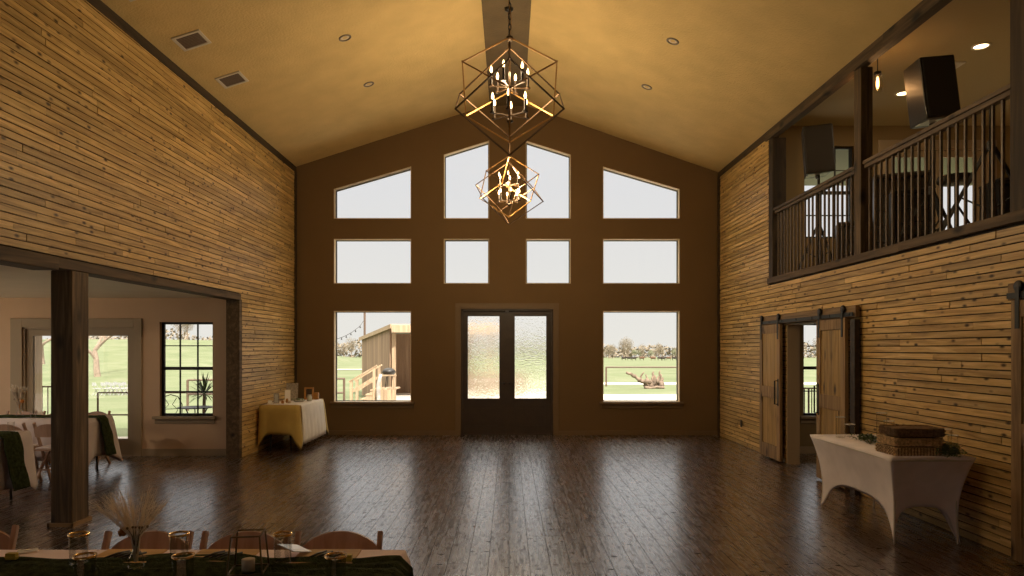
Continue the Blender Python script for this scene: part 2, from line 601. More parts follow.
STRAW = thin_leaf('dried_straw', (.95, .87, .75))
PAMPAS = thin_leaf('pampas_cream', (.85, .78, .68))
WOVEN = plain('woven_seagrass', (.55, .38, .20), .85, noise=.5, nscale=40, bump=1.0, bscale=70)
WOVEND = plain('woven_seagrass_dark', (.17, .10, .05), .85, noise=.5, nscale=40, bump=1.0, bscale=70)
YELLOW = plain('yellow_wrapper', (.55, .38, .03), .5)
_pg = bpy.data.materials['coated_paper'].node_tree.nodes['Principled BSDF']
_pg.inputs['Coat Weight'].default_value = 1.0; _pg.inputs['Coat IOR'].default_value = 2.0; _pg.inputs['Coat Roughness'].default_value = .2
GLINT_RIM = plain('painted_rim_glint', (.85, .85, .83), .12, spec=1.0)  # whitish colour paints the glints on the cylinder vase rims
WAX = plain('wax', (.62, .5, .36), .5)
RUST = plain('brown_metal_rail', (.13, .08, .055), .6)
BARK = plain('bark', (.27, .20, .15), .9, noise=.35, nscale=9, bump=.8, bscale=12)
DRIFT = plain('bleached_log', (.19, .135, .10), .9, noise=.6, nscale=5, bump=1.0, bscale=8)
HAZETREE = plain('budding_twigs', (.25, .205, .15), .95, noise=.25, nscale=.7)
HAZETREEG = plain('young_leaves', (.22, .235, .14), .95, noise=.25, nscale=.7)
COWD = plain('dark_hide', (.035, .024, .02), .9)
COWB = plain('brown_hide', (.12, .06, .035), .9)
CHAIRWHITE = plain('white_folding_chair_paint', (.42, .42, .42), .5)
ROOFM = plain('roof_metal', (.45, .40, .32), .5)
FRAMEO = plain('orange_wood_frame', (.42, .20, .05), .5)
FRAMEG = plain('grey_frame', (.34, .30, .25), .7, noise=.4, nscale=60)
DARKPIC = plain('dark_picture', (.05, .03, .02), .5)
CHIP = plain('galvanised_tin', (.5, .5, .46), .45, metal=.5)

# ------------------------------------------------------------------ room dimensions
XL, XR = -4.10, 4.03          # inner faces of the hall's side walls
YB, YF = 13.46, -4.0          # gable wall, wall behind the camera
EL, ER = 5.165, 5.055          # eave heights
XA, ZA = -.035, 6.47          # ridge
WXL, WYB = -10.0, 10.90       # left side room
RXR, RYB = 8.6, 11.15         # right side room and loft
LOFT = 2.76
WC = 2.46                     # ceiling of the left side room

# ---- floor
m = MB()
m.box(XL - .15, XR + .15, YF, YB + .1, -.12, 0)
m.box(WXL, XL - .15, YF, WYB + .1, -.12, 0)
m.box(XR + .15, RXR, YF, RYB + .1, -.12, 0)
struct(m.build('floor', FLOOR))


def xz(u, w, d): return (u, d, w)       # plate in the XZ plane, depth along Y
def yz(u, w, d): return (d, u, w)       # plate in the YZ plane, depth along X


def rect(a, b, c, d_): return [(a, c), (b, c), (b, d_), (a, d_)]


# ---- gable wall with its openings
WT = .17
cols = [(-3.365, -1.885), (-1.25, -.385), (.327, 1.183), (1.81, 3.28)]
tops = [(4.735, 5.165), (5.395, 5.665), (5.665, 5.395), (5.165, 4.735)]
win = []
for (a, b), (ta, tb) in zip(cols, tops):
    win.append([(a, 4.17), (b, 4.17), (b, tb), (a, ta)])
    win.append(rect(a, b, 2.92, 3.775))
for (a, b) in (cols[0], cols[3]):
    win.append(rect(a, b, .64, 2.39))
DX0, DX1, DZ = -.925, .85, 2.43
gable = [(XL - .2, -.12), (DX0, -.12), (DX0, DZ), (DX1, DZ), (DX1, -.12), (XR + .2, -.12), (XR + .2, ER - .02), (XA, ZA + .05), (XL - .2, EL - .02)]
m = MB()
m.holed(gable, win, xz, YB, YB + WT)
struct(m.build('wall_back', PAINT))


def inset(poly, k):
    n = len(poly); out = []
    area = sum(poly[i][0] * poly[(i + 1) % n][1] - poly[(i + 1) % n][0] * poly[i][1] for i in range(n))
    s = 1 if area > 0 else -1
    for i in range(n):
        p0, p1, p2 = Vector(poly[i - 1]), Vector(poly[i]), Vector(poly[(i + 1) % n])
        d1 = (p1 - p0).normalized(); d2 = (p2 - p1).normalized()
        n1 = Vector((-d1.y, d1.x)) * s; n2 = Vector((-d2.y, d2.x)) * s
        bis = (n1 + n2); bis /= bis.dot(n1)
        q = p1 + bis * k
        out.append((q.x, q.y))
    return out


wn = 0
def window(poly, y, fw=.022, sash=None, sill=False, mat=BRONZE, fd=.05, cols_=0, rows_=0, fn=None):
    """frame in the opening, glass pane, sill board and grid bars"""
    global wn
    wn += 1
    m = MB()
    fn = fn or xz
    m.holed(poly, [inset(poly, fw)], fn, y, y + fd)
    us = [p[0] for p in poly]; ws = [p[1] for p in poly]
    if sash:
        zm = sash
        m.box(min(us) + fw * .9, max(us) - fw * .9, y + .002, y + fd - .002, zm - .025, zm + .025)
        for (z0, z1) in ((min(ws) + fw, zm - .02), (zm + .02, max(ws) - fw)):
            for c in range(1, cols_):
                xx = min(us) + (max(us) - min(us)) * c / cols_
                m.box(xx - .008, xx + .008, y + .012, y + fd - .01, z0, z1)
            for r_ in range(1, rows_):
                zz = z0 + (z1 - z0) * r_ / rows_
                m.box(min(us) + fw, max(us) - fw, y + .012, y + fd - .01, zz - .008, zz + .008)
    f = struct(m.build('window_%d' % wn, mat))
    g = MB()
    a = [g.v(fn(u, w, y + fd * .5)) for u, w in inset(poly, fw * .6)]
    g.face(a)
    g.build('pane', GLASS, f)
    return f


for p in win:
    w_ = window(p, YB + .12)
# light plaster-and-wood reveals lining the gable openings, and the sills
m = MB()
for p in win:
    m.holed(inset(p, -.004), [inset(p, .008)], xz, YB - .004, YB + .12)
struct(m.build('trim_window_reveals', REVEAL))
for i, (a, b) in enumerate((cols[0], cols[3])):
    m = MB()
    m.box(a - .07, b + .07, YB - .06, YB + .10, .60, .645)
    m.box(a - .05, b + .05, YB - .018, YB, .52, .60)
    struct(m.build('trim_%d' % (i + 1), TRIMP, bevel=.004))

# ---- double entrance door
m = MB()
m.box(DX0 - .11, DX0, YB - .02, YB + .005, 0, DZ + .11)
m.box(DX1, DX1 + .11, YB - .02, YB + .005, 0, DZ + .11)
m.box(DX0, DX1, YB - .02, YB + .005, DZ, DZ + .11)
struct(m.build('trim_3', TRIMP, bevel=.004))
m = MB()
m.box(DX0, DX0 + .035, YB, YB + WT, 0, DZ)
m.box(DX1 - .035, DX1, YB, YB + WT, 0, DZ)
m.box(DX0, DX1, YB, YB + WT, DZ - .035, DZ)
m.box(DX0, DX1, YB, YB + WT, -.02, .015)
fr = struct(m.build('door_1', DOORBLK))
xm = (DX0 + DX1) / 2
m = MB(); m.box(xm - .022, xm + .022, YB + .095, YB + .11, .015, DZ - .035)
m.build('astragal', DOORBLK, fr)
for s, (a, b, g0, g1) in enumerate(((DX0 + .035, xm - .003, -.80, -.18), (xm + .003, DX1 - .035, .105, .725))):
    m = MB()
    y0, y1 = YB + .05, YB + .095
    m.holed(rect(a, b, .015, DZ - .035), [rect(g0, g1, .70, 2.30)], xz, y0, y1)
    m.holed(rect(g0 - .02, g1 + .02, .68, 2.32), [rect(g0 + .006, g1 - .006, .706, 2.294)], xz, y0 - .012, y1 + .012)
    m.holed(rect(g0, g1, .16, .58), [rect(g0 + .03, g1 - .03, .19, .55)], xz, y0 - .012, y0)
    m.prism(rect(g0 + .06, g1 - .06, .22, .52), xz, y0 - .01, y0)
    lf = m.build('door_leaf', DOORBLK, fr)
    m = MB()
    m.box(g0, g1, y0 + .015, y0 + .022, .70, 2.30)
    m.build('rippled_pane', RIPPLE, lf)
    m = MB()
    hx = xm + (-.055 if s == 0 else .055)
    m.tube([(hx, y0 - .05, 1.0), (hx + (-.09 if s == 0 else .09), y0 - .05, 1.0)], .009)
    m.tube([(hx, y0, 1.0), (hx, y0 - .055, 1.0)], .012)
    m.lathe([(0, 0), (.026, 0), (.026, .008), (0, .008)], M=Matrix.Translation((hx, y0, 1.0)) @ Matrix.Rotation(PI / 2, 4, 'X'))
    m.build('door_handle', BLACK, lf)
m = MB()
m.box(xm - .03, xm + .03, YB + .03, YB + .05, DZ - .05, DZ - .036)
m.build('latch', CHIP, fr)

# baseboards of the gable wall
m = MB()
m.box(XL, DX0 - .11, YB - .016, YB, 0, .095)
m.box(DX1 + .11, XR, YB - .016, YB, 0, .095)
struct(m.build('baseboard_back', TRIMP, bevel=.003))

# ---- ceiling slopes of the hall
def slab(name, x0, z0, x1, z1, mat, th=.16):
    m = MB()
    m.prism([(x0, z0), (x1, z1), (x1, z1 + th), (x0, z0 + th)], xz, YF - .1, YB + .35)
    return struct(m.build(name, mat))
sl, sr = (ZA - EL) / (XA - XL), (ZA - ER) / (XR - XA)
slab('ceiling_left', XL - .35, EL - .35 * sl, XA, ZA, CEIL)
slab('ceiling_right', XA, ZA, XR + .12, ER - .12 * sr, CEIL)
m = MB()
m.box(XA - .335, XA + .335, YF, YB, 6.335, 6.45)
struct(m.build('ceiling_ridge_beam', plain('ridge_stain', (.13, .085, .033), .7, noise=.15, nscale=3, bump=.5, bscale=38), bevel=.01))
# ---- side room ceilings / loft floor / roofs
m = MB(); m.box(WXL, XL - .14, YF, WYB + .2, WC, WC + .18)
struct(m.build('ceiling_side_left', CEIL_SIDE))
m = MB(); m.box(XR + .14, RXR, YF, RYB + .2, 2.56, LOFT)
struct(m.build('ceiling_under_loft', CEIL_SIDE))
m = MB(); m.box(XR + .02, RXR + .1, YF, RYB + .2, 5.22, 5.42)
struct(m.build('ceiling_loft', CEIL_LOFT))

# ---- board clad side walls
def boards(name, x, s, y0, y1, z0, ztop, holes, parent):
    m = MB()
    h = .068
    z = z0
    while z < ztop - .01:
        z1 = min(z + h, ztop)
        ivs = [(y0, y1)]
        for (a, b, c, d_) in holes:
            if d_ > z + .01 and c < z1 - .01:
                nv = []
                for (p, q) in ivs:
                    if b <= p or a >= q:
                        nv.append((p, q)); continue
                    if a > p: nv.append((p, a))
                    if b < q: nv.append((b, q))
                ivs = nv
        for (p, q) in ivs:
            y = p - random.uniform(0, 1.6)
            while y < q:
                L = random.choice((.8, 1.2, 1.5, 1.8, 2.4, 3.0)) * random.uniform(.8, 1.1)
                a, b = max(y, p), min(y + L, q)
                if b - a > .02:
                    m.rt()
                    th = .018 + random.uniform(-.003, .005)
                    g = random.uniform(.008, .012)
                    xx = sorted((x, x + s * th))
                    m.box(xx[0], xx[1], a + .0022, b - .0022, z + g * .5, z1 - g * .5)
                y += L
        z = z1
    return m.build(name, BOARD_L, parent)


LO = (1.6, 10.65, 0, 2.50)                      # opening to the left room
m = MB()
m.holed([(YF, -.12), (LO[0], -.12), (LO[0], 2.51), (LO[1], 2.51), (LO[1], -.12), (YB, -.12), (YB, EL + .05), (YF, EL + .05)], [], yz, XL - .16, XL - .02)
wl = struct(m.build('wall_left', BACKING))
boards('cladding', XL - .02, 1, YF, YB - .02, 0, EL, [(LO[0], LO[1], -1, LO[3])], wl)

BD = (8.93, 10.13, 0, 2.03)                      # barn door opening
LP = (5.43, 10.87, LOFT, ER)                    # loft opening
m = MB()
m.holed([(YF, -.12), (BD[0], -.12), (BD[0], BD[3]), (BD[1], BD[3]), (BD[1], -.12), (YB, -.12), (YB, ER + .1), (YF, ER + .1)],
        [rect(LP[0], LP[1], LP[2] - .07, ER + .08)], yz, XR + .02, XR + .16)
wr = struct(m.build('wall_right', BACKING))
boards('cladding', XR + .02, -1, YF, YB - .02, 0, ER, [(BD[0], BD[1], -1, BD[3]), (LP[0], LP[1], LP[2] - .08, 9)], wr)

# corner and eave trim
m = MB(); m.box(XL - .01, XL + .012, YF, YB, EL - .115, EL - .003)
struct(m.build('trim_4', DARKTRIM))
m = MB(); m.box(XR - .012, XR + .01, LP[1] + .05, YB, ER - .11, ER - .003)
struct(m.build('trim_5', DARKTRIM))
m = MB(); m.box(XL - .01, XL + .022, YB - .09, YB, 0, EL - .1)
struct(m.build('trim_6', DARKTRIM))
m = MB(); m.box(XR - .022, XR + .01, YB - .09, YB, 0, ER - .1)
struct(m.build('trim_7', DARKTRIM))

# ---- left opening: beam, jamb and post
m = MB()
m.rt(); m.box(XL - .2, XL + .006, 6.35, LO[1] + .05, 2.41, 2.505)
m.rt(); m.box(XL - .22, XL + .02, LO[0], 6.35, 2.385, 2.505)
struct(m.build('beam_left_opening', BEAM, bevel=.006))
m = MB(); m.box(XL - .2, XL + .004, LO[1] - .012, LO[1] + .09, 0, 2.42)
struct(m.build('trim_8', BEAM))
m = MB()
m.rt(); m.box(XL - .21, XL - .005, 6.58, 6.84, 0, 2.41)
p_ = m.build('wooden_post', POSTM, bevel=.008)
tag(p_, 'thick rustic square wooden post in the wide opening of the left wall', 'post')
m = MB()
for (a, b, c, d_) in ((XL - .23, XL + .012, 6.56, 6.58), (XL - .005, XL + .015, 6.56, 6.86), (XL - .23, XL - .21, 6.56, 6.86), (XL - .23, XL + .012, 6.84, 6.86)):
    m.box(a, b, c, d_, 0, .035)
m.build('base_moulding', plain('post_moulding', (.32, .19, .08), .5), p_)

# ---- left room walls
WD = (-7.57, -5.83)           # patio door opening
WW = (-5.44, -4.61, .62, 2.085)
m = MB()
m.holed([(WXL, -.12), (WD[0], -.12), (WD[0], 2.0), (WD[1], 2.0), (WD[1], -.12), (XL - .16, -.12), (XL - .16, WC + .1), (WXL, WC + .1)],
        [rect(*WW)], xz, WYB, WYB + .16)
struct(m.build('wall_side_left_back', PAINT_SIDE))
SIDE_FILL_WIN = [(4.4, 6.2), (6.5, 8.3), (8.6, 10.4)]  # added windows out of view, bringing daylight into the left room
m = MB(); m.holed(rect(YF, WYB + .16, -.12, WC + .2), [rect(a, b, .25, 2.25) for a, b in SIDE_FILL_WIN], yz, WXL - .15, WXL)
struct(m.build('wall_side_left', PAINT_SIDE))
FRONT_FILL_WIN = [(-3.4, -1.6), (1.6, 3.4)]  # added windows behind the camera, to brighten the foreground
m = MB(); m.holed(rect(WXL - .15, RXR + .15, -.12, 7), [rect(a, b, .6, 2.4) for a, b in FRONT_FILL_WIN], xz, YF - .15, YF)
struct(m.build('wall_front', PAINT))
for a, b in FRONT_FILL_WIN:
    window(rect(a, b, .6, 2.4), YF - .1, fw=.04, mat=BLACK)
for a, b in SIDE_FILL_WIN:
    window(rect(a, b, .25, 2.25), WXL - .1, fw=.05, mat=BLACK, fn=yz)
window(rect(*WW), WYB + .07, fw=.035, sash=1.36, cols_=3, rows_=2, mat=BLACK)
m = MB()
m.box(WW[0] - .09, WW[1] + .05, WYB - .07, WYB + .07, .575, .62)
m.box(WW[0] - .07, WW[1] + .03, WYB - .018, WYB, .50, .575)
struct(m.build('trim_9', TRIMS, bevel=.004))
m = MB()
m.box(WXL, WD[0] - .18, WYB - .016, WYB, 0, .11)
m.box(WD[1] + .12, XL - .2, WYB - .016, WYB, 0, .11)
struct(m.build('baseboard_left', TRIMS, bevel=.003))
m = MB()
m.box(WD[0] - .18, WD[0], WYB - .025, WYB + .005, 0, 2.14)
m.box(WD[1], WD[1] + .12, WYB - .025, WYB + .005, 0, 2.14)
m.box(WD[0], WD[1], WYB - .025, WYB + .005, 2.0, 2.14)
struct(m.build('trim_10', TRIMS, bevel=.004))
m = MB()
m.box(WD[0], WD[0] + .03, WYB + .005, WYB + .15, 0, 2.0)
m.box(WD[1] - .03, WD[1], WYB + .005, WYB + .15, 0, 2.0)
m.box(WD[0], WD[1], WYB + .005, WYB + .15, 1.975, 2.0)
m.box(WD[0], WD[1], WYB + .005, WYB + .15, -.02, .015)
fr = struct(m.build('door_2', TRIMS))
xm = (WD[0] + WD[1]) / 2
for (a, b) in ((WD[0] + .03, xm - .003), (xm + .003, WD[1] - .03)):
    m = MB()
    m.holed(rect(a, b, .015, 1.975), [rect(a + .1, b - .1, .26, 1.87)], xz, WYB + .04, WYB + .085)
    lf = m.build('door_leaf', TRIMS, fr, bevel=.003)
    g = MB(); g.box(a + .09, b - .09, WYB + .06, WYB + .065, .25, 1.88)
    g.build('pane', GLASS, lf)

# ---- right room and loft walls
RW = (4.69, 5.54, .60, 2.08)
LW = (4.70, 5.50, 3.43, 4.90)
LDR = (6.02, 7.62)
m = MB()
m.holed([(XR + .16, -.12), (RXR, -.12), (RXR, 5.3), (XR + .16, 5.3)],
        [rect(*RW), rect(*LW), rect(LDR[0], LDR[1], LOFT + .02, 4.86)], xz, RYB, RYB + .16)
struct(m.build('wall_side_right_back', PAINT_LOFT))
m = MB(); m.box(RXR, RXR + .15, YF, RYB + .16, -.12, 5.5)
struct(m.build('wall_side_right', PAINT_SIDE))
window(rect(*RW), RYB + .07, fw=.035, sash=1.36, cols_=3, rows_=2, mat=BLACK)
window(rect(*LW), RYB + .07, fw=.035, sash=4.17, cols_=3, rows_=2, mat=BLACK)
m = MB()
m.box(RW[0] - .07, RW[1] + .07, RYB - .06, RYB + .07, .555, .60)
m.box(RW[0] - .05, RW[1] + .05, RYB - .018, RYB, .48, .555)
struct(m.build('trim_11', TRIMS, bevel=.004))
m = MB(); m.box(XR + .16, RXR, RYB - .016, RYB, 0, .11)
struct(m.build('baseboard_right', TRIMS, bevel=.003))
m = MB()
m.box(LDR[0] - .14, LDR[0], RYB - .02, RYB + .005, LOFT, 4.99)
m.box(LDR[1], LDR[1] + .14, RYB - .02, RYB + .005, LOFT, 4.99)
m.box(LDR[0], LDR[1], RYB - .02, RYB + .005, 4.86, 4.99)
struct(m.build('trim_12', TRIMS, bevel=.004))
m = MB()
m.box(LDR[0], LDR[0] + .03, RYB + .005, RYB + .15, LOFT, 4.86)
m.box(LDR[1] - .03, LDR[1], RYB + .005, RYB + .15, LOFT, 4.86)
m.box(LDR[0], LDR[1], RYB + .005, RYB + .15, 4.83, 4.86)
fr = struct(m.build('door_3', TRIMS))
xm = (LDR[0] + LDR[1]) / 2
for (a, b) in ((LDR[0] + .03, xm - .003), (xm + .003, LDR[1] - .03)):
    m = MB()
    m.holed(rect(a, b, LOFT + .01, 4.83), [rect(a + .12, b - .12, LOFT + .25, 4.73)], xz, RYB + .04, RYB + .085)
    lf = m.build('door_leaf', TRIMS, fr, bevel=.003)
    g = MB(); g.box(a + .11, b - .11, RYB + .06, RYB + .065, LOFT + .24, 4.74)
    g.build('pane', GLASS, lf)

# ---- loft edge: fascia, header, posts, railing
m = MB()
m.rt(); m.box(XR - .025, XR + .16, 7.2, LP[1], LOFT - .09, LOFT + .0)
m.rt(); m.box(XR - .03, XR + .16, LP[0], 7.2, LOFT - .085, LOFT + .005)
struct(m.build('trim_13', BEAM, bevel=.005))
m = MB()
m.rt(); m.box(XR - .02, XR + .09, 7.5, LP[1] + .1, 4.91, ER - .005)
m.rt(); m.box(XR - .028, XR + .09, LP[0] - .5, 7.5, 4.905, ER - .008)
struct(m.build('beam_loft_header', BEAMD, bevel=.006))
for (x0, x1, y0, y1, lab) in ((XR + .005, XR + .215, 10.72, 10.93, 'dark square wooden loft post at the far end of the railing'),
                             (XR, XR + .14, 8.02, 8.18, 'middle square wooden loft post between the two railing sections'),
                             (XR - .01, XR + .19, 5.40, 5.62, 'thick square wooden loft post at the near end of the railing')):
    m = MB(); m.rt()
    m.box(x0, x1, y0, y1, LOFT + .001, 4.904)
    tag(m.build('wooden_post', POSTM if 'middle' in lab else POSTD, bevel=.006), lab, 'post')
RAILW = wood('rail_wood', (.05, .032, .018), (.115, .076, .044), (.20, .14, .085), 'Y', grain=10, rough=.6, bump=.3)
BALU = plain('dark_baluster', (.15, .11, .075), .5, metal=.2, noise=.2, nscale=30)
for (y0, y1, lab) in ((8.19, 10.71, 'far section of the loft railing with thin square balusters, up to the dark corner post'),
                      (5.63, 8.01, 'near section of the loft railing with thin square balusters, beside the large tilted speaker')):
    rl = empty('loft_railing', (XR + .07, y0, LOFT), 0, lab, 'railing')
    m = MB(); m.rt()
    L = y1 - y0
    m.box(-.055, .055, 0, L, 1.02, 1.06)
    m.box(-.035, .035, 0, L, .975, 1.02)
    m.build('top_rail', RAILW, rl, bevel=.004)
    n = round(L / .118)
    for k in range(n):
        yy = (k + .5) * L / n
        b = MB(); b.box(-.011, .011, yy - .011, yy + .011, 0, .98)
        b.build('baluster', BALU, rl)

# ------------------------------------------------------------------ barn doors
def barn_door(y0, y1, label, handle_side, zt=2.03, zb=.03):
    """slides along the right wall; faces -X"""
    W = y1 - y0
    t = empty('barn_door', (3.955, y0, 0), 0, label, 'door')
    m = MB()
    n = 5
    for k in range(n):
        m.rt(); a = .08 + (W - .16) * k / n; b = .08 + (W - .16) * (k + 1) / n
        m.box(-.012, .012, a + .002, b - .002, zb + .08, zt - .08)
    m.build('plank_panel', DOORW, t)
    for i, (a, b) in enumerate(((0, .11), (W - .11, W))):
        m = MB(); m.rt(); m.box(-.026, .02, a, b, zb, zt)
        m.build('stile', DOORF, t, bevel=.003)
    for z0, z1 in ((zb, zb + .2), (.93, 1.10), (zt - .13, zt)):
        m = MB(); m.rt(); m.box(-.0255, .0195, .11, W - .11, z0, z1)
        m.build('rail', DOORF, t, bevel=.003)
    hy = .055 if handle_side < 0 else W - .055
    m = MB()
    m.tube([(-.026, hy, .86), (-.075, hy, .86), (-.075, hy, 1.2), (-.026, hy, 1.2)], .011)
    m.box(-.03, -.026, hy - .022, hy + .022, .83, 1.23)
    m.build('door_handle', BLACK, t)
    for hy in (.07, W - .07):
        m = MB()
        m.box(-.032, -.026, hy - .022, hy + .022, zt - .22, zt + .1)
        h_ = m.build('hanger', BLACK, t)
        m = MB()
        m.lathe([(0, -.012), (.042, -.012), (.046, -.006), (.036, 0), (.046, .006), (.042, .012), (0, .012)], n=18,
                M=Matrix.Translation((-.016, hy, zt + .108)) @ Matrix.Rotation(PI / 2, 4, 'Y'))
        m.build('wheel', BLACK, h_, smooth=True)
    return t


barn_door(10.17, 10.98, 'far brown barn door of the open pair, left of the doorway on the right wall', -1)
barn_door(8.19, 8.95, 'near brown barn door of the open pair, just behind the white stretch cloth table', 1)
barn_door(4.45, 5.48, 'brown barn door cut off by the right edge of the photo', -1, zt=2.05)


def track(y0, y1, z, label):
    t = empty('barn_door_track', (3.95, y0, z), 0, label, 'track')
    m = MB(); m.rt(); m.box(.01, .06, 0, y1 - y0, -.034, .10)
    m.build('header_board', DOORH, t, bevel=.004)
    m = MB(); m.box(-.013, -.006, .02, y1 - y0 - .02, -.022, .022)
    m.build('rail', BLACK, t)
    k = .1
    while k < y1 - y0:
        m = MB(); m.tube([(-.02, k, 0), (.012, k, 0)], .012)
        m.build('standoff_bolt', BLACK, t)
        k += .5


track(8.0, 10.99, 2.07, 'long header board and black sliding rail above the doorway')
track(3.6, 5.56, 2.09, 'dark header board and black rail at the right edge of the photo')
m = MB(); m.rt(); m.box(3.95, 4.012, 8.0, 8.11, 0, 2.01)
struct(m.build('trim_14', DARKTRIM))
m = MB()
m.box(XR - .01, XR + .17, BD[0] - .0, BD[0] + .02, 0, BD[3])
m.box(XR - .01, XR + .17, BD[1] - .02, BD[1], 0, BD[3])
m.box(XR - .01, XR + .17, BD[0], BD[1], BD[3] - .02, BD[3])
struct(m.build('trim_15', TRIMS))

# outlet plate by the corner on the right wall
m = MB()
m.box(3.998, 4.006, 12.03, 12.11, .32, .44)
o = m.build('wall_outlet', BLKP, bevel=.003)
tag(o, 'small dark outlet plate low on the right board wall near the corner', 'outlet')

# ------------------------------------------------------------------ ceiling fittings
def on_left(x): return EL + sl * (x - XL)
def on_right(x): return ER + sr * (XR - x)


for (x, y, lab) in ((-2.17, 9.26, 'unlit recessed ceiling light on the left slope, the one nearer the camera'),
                    (-2.18, 10.88, 'unlit recessed ceiling light on the left slope, the one nearer the gable wall'),
                    (2.15, 9.19, 'unlit recessed ceiling light on the right slope, the one nearer the camera'),
                    (2.13, 10.82, 'unlit recessed ceiling light on the right slope, the one nearer the gable wall')):
    left = x < 0
    ang = -math.atan(sl) if left else math.atan(sr)
    z = on_left(x) if left else on_right(x)
    t = empty('recessed_light', (x, y, z), 0, lab, 'ceiling light', 'unlit recessed lights in the hall ceiling', rot=(0, ang, 0))
    m = MB(); m.lathe([(.085, .012), (.085, -.008), (.062, -.012), (.060, .012)], n=28)
    m.build('trim_ring', CANOFF, t, smooth=True)
    m = MB(); m.lathe([(.061, .002), (.045, -.002), (.02, .003), (0, .0)], n=24)
    m.build('lens', WHITEP, t, smooth=True)

for i, (y, lab) in enumerate(((8.2, 'square louvred ceiling vent on the left slope, middle one of the row'),
                              (9.4, 'square louvred ceiling vent on the left slope, nearest the gable wall'),
                              (7.0, 'square louvred ceiling vent on the left slope, cut by the top edge of the photo'))):
    x = -3.72
    t = empty('ceiling_vent', (x, y, on_left(x)), 0, lab, 'vent', 'ceiling vents on the left slope', rot=(0, -math.atan(sl), 0))
    m = MB(); m.holed(rect(-.17, .17, -.17, .17), [rect(-.135, .135, -.135, .135)], lambda u, w, d: (u, w, d), -.014, .01)
    m.build('frame', WHITEP, t, bevel=.003)
    m = MB()
    for k in range(9):
        yy = -.12 + .03 * k
        m.box(-.135, .135, yy - .011, yy + .011, -.008, -.005, M=None)
    m.build('louvres', plain('vent_louvre%d' % i, (.16, .11, .07), .5), t)
    m = MB(); m.box(-.136, .136, -.136, .136, -.001, .006)
    m.build('duct', BACKING, t)

for (x, y, lab) in ((5.53, 8.2, 'lit recessed ceiling light in the loft above the tilted speaker'),
                    (5.47, 9.72, 'lit recessed ceiling light in the loft half hidden by the tilted speaker')):
    t = empty('recessed_light', (x, y, 5.22), 0, lab, 'ceiling light')
    m = MB(); m.lathe([(.10, .0), (.10, -.012), (.078, -.012), (.076, .0)], n=28)
    m.build('trim_ring', WHITEP, t, smooth=True)
    m = MB(); m.lathe([(0, -.003), (.077, -.003), (.077, -.001), (0, -.001)], n=24)
    m.build('lens', CANLENS, t)
    l = bpy.data.lights.new('downlight', 'AREA'); l.shape = 'DISK'; l.size = .14; l.energy = 10 * LAMP; l.color = (1, .80, .52)
    lo = bpy.data.objects.new('lamp', l); lo.location = (0, 0, -.016); lo.parent = t; COL.objects.link(lo)
t = empty('ceiling_vent', (5.55, 8.75, 5.22), 0, 'small white square vent in the loft ceiling behind the tilted speaker', 'vent')
m = MB(); m.holed(rect(-.1, .1, -.1, .1), [rect(-.075, .075, -.075, .075)], lambda u, w, d: (u, w, d), -.012, 0)
m.build('frame', WHITEP, t)
m = MB()
for k in range(6):
    m.box(-.075, .075, -.066 + .025 * k, -.05 + .025 * k, -.008, -.004)
m.build('louvres', WHITEP, t)

for i, y in enumerate((2.8, 5.2, 7.6)):  # unseen downlights added to brighten the left room
    lab = 'added fill light in the left room ceiling past the photo edge, ' + ('nearest the camera', 'middle one', 'nearest the patio door')[i]
    t = empty('recessed_light', (-8.25, y, WC), 0, lab, 'ceiling light')
    m = MB(); m.lathe([(.10, .0), (.10, -.012), (.078, -.012), (.076, .0)], n=28)
    m.build('trim_ring', WHITEP, t, smooth=True)
    m = MB(); m.lathe([(0, -.003), (.077, -.003), (.077, -.001), (0, -.001)], n=24)
    m.build('lens', CANLENS, t)
    l = bpy.data.lights.new('downlight', 'AREA'); l.shape = 'DISK'; l.size = .14; l.energy = 30 * LAMP; l.color = (1, .84, .68)
    lo = bpy.data.objects.new('lamp', l); lo.location = (0, 0, -.016); lo.parent = t; COL.objects.link(lo)

t = empty('recessed_light', (6.6, 8.6, 2.56), 0, 'added fill light in the room beyond the barn doors, hidden from the hall', 'ceiling light')  # unseen downlight added to brighten the room past the doorway
m = MB(); m.lathe([(.10, .0), (.10, -.012), (.078, -.012), (.076, .0)], n=28)
m.build('trim_ring', WHITEP, t, smooth=True)
m = MB(); m.lathe([(0, -.003), (.077, -.003), (.077, -.001), (0, -.001)], n=24)
m.build('lens', CANLENS, t)
l = bpy.data.lights.new('downlight', 'AREA'); l.shape = 'DISK'; l.size = .14; l.energy = 22 * LAMP; l.color = (1, .76, .5)
lo = bpy.data.objects.new('lamp', l); lo.location = (0, 0, -.016); lo.parent = t; COL.objects.link(lo)

# pendant with an amber jar in the loft
t = empty('pendant_light', (4.36, 8.28, 5.02), 0, 'small glowing filament pendant in a glass jar behind the middle loft post', 'pendant lamp')
m = MB(); m.tube([(0, 0, -.09), (0, 0, .2)], .006); m.lathe([(0, .20), (.05, .195), (.05, .182), (0, .18)])
m.build('cord', BLACK, t)
m = MB(); m.lathe([(0, -.07), (.04, -.075), (.045, -.115), (.03, -.125), (0, -.125)])
m.build('cap', BLACK, t, smooth=True)
m = MB(); m.lathe([(.045, -.11), (.062, -.135), (.062, -.30), (.056, -.30), (.056, -.137), (.04, -.112)], n=24)
m.build('glass_jar', CLEAR, t, smooth=True)
m = MB(); m.lathe([(0, -.125), (.012, -.14), (.017, -.2), (.016, -.25), (.008, -.272), (0, -.275)], n=12)
m.build('bulb', plain('filament', (1, .7, .3), .4, emit=(1, .45, .12), estr=9), t, smooth=True)
l = bpy.data.lights.new('pendant_glow', 'POINT'); l.energy = 7 * LAMP; l.color = (1, .5, .18); l.shadow_soft_size = .05
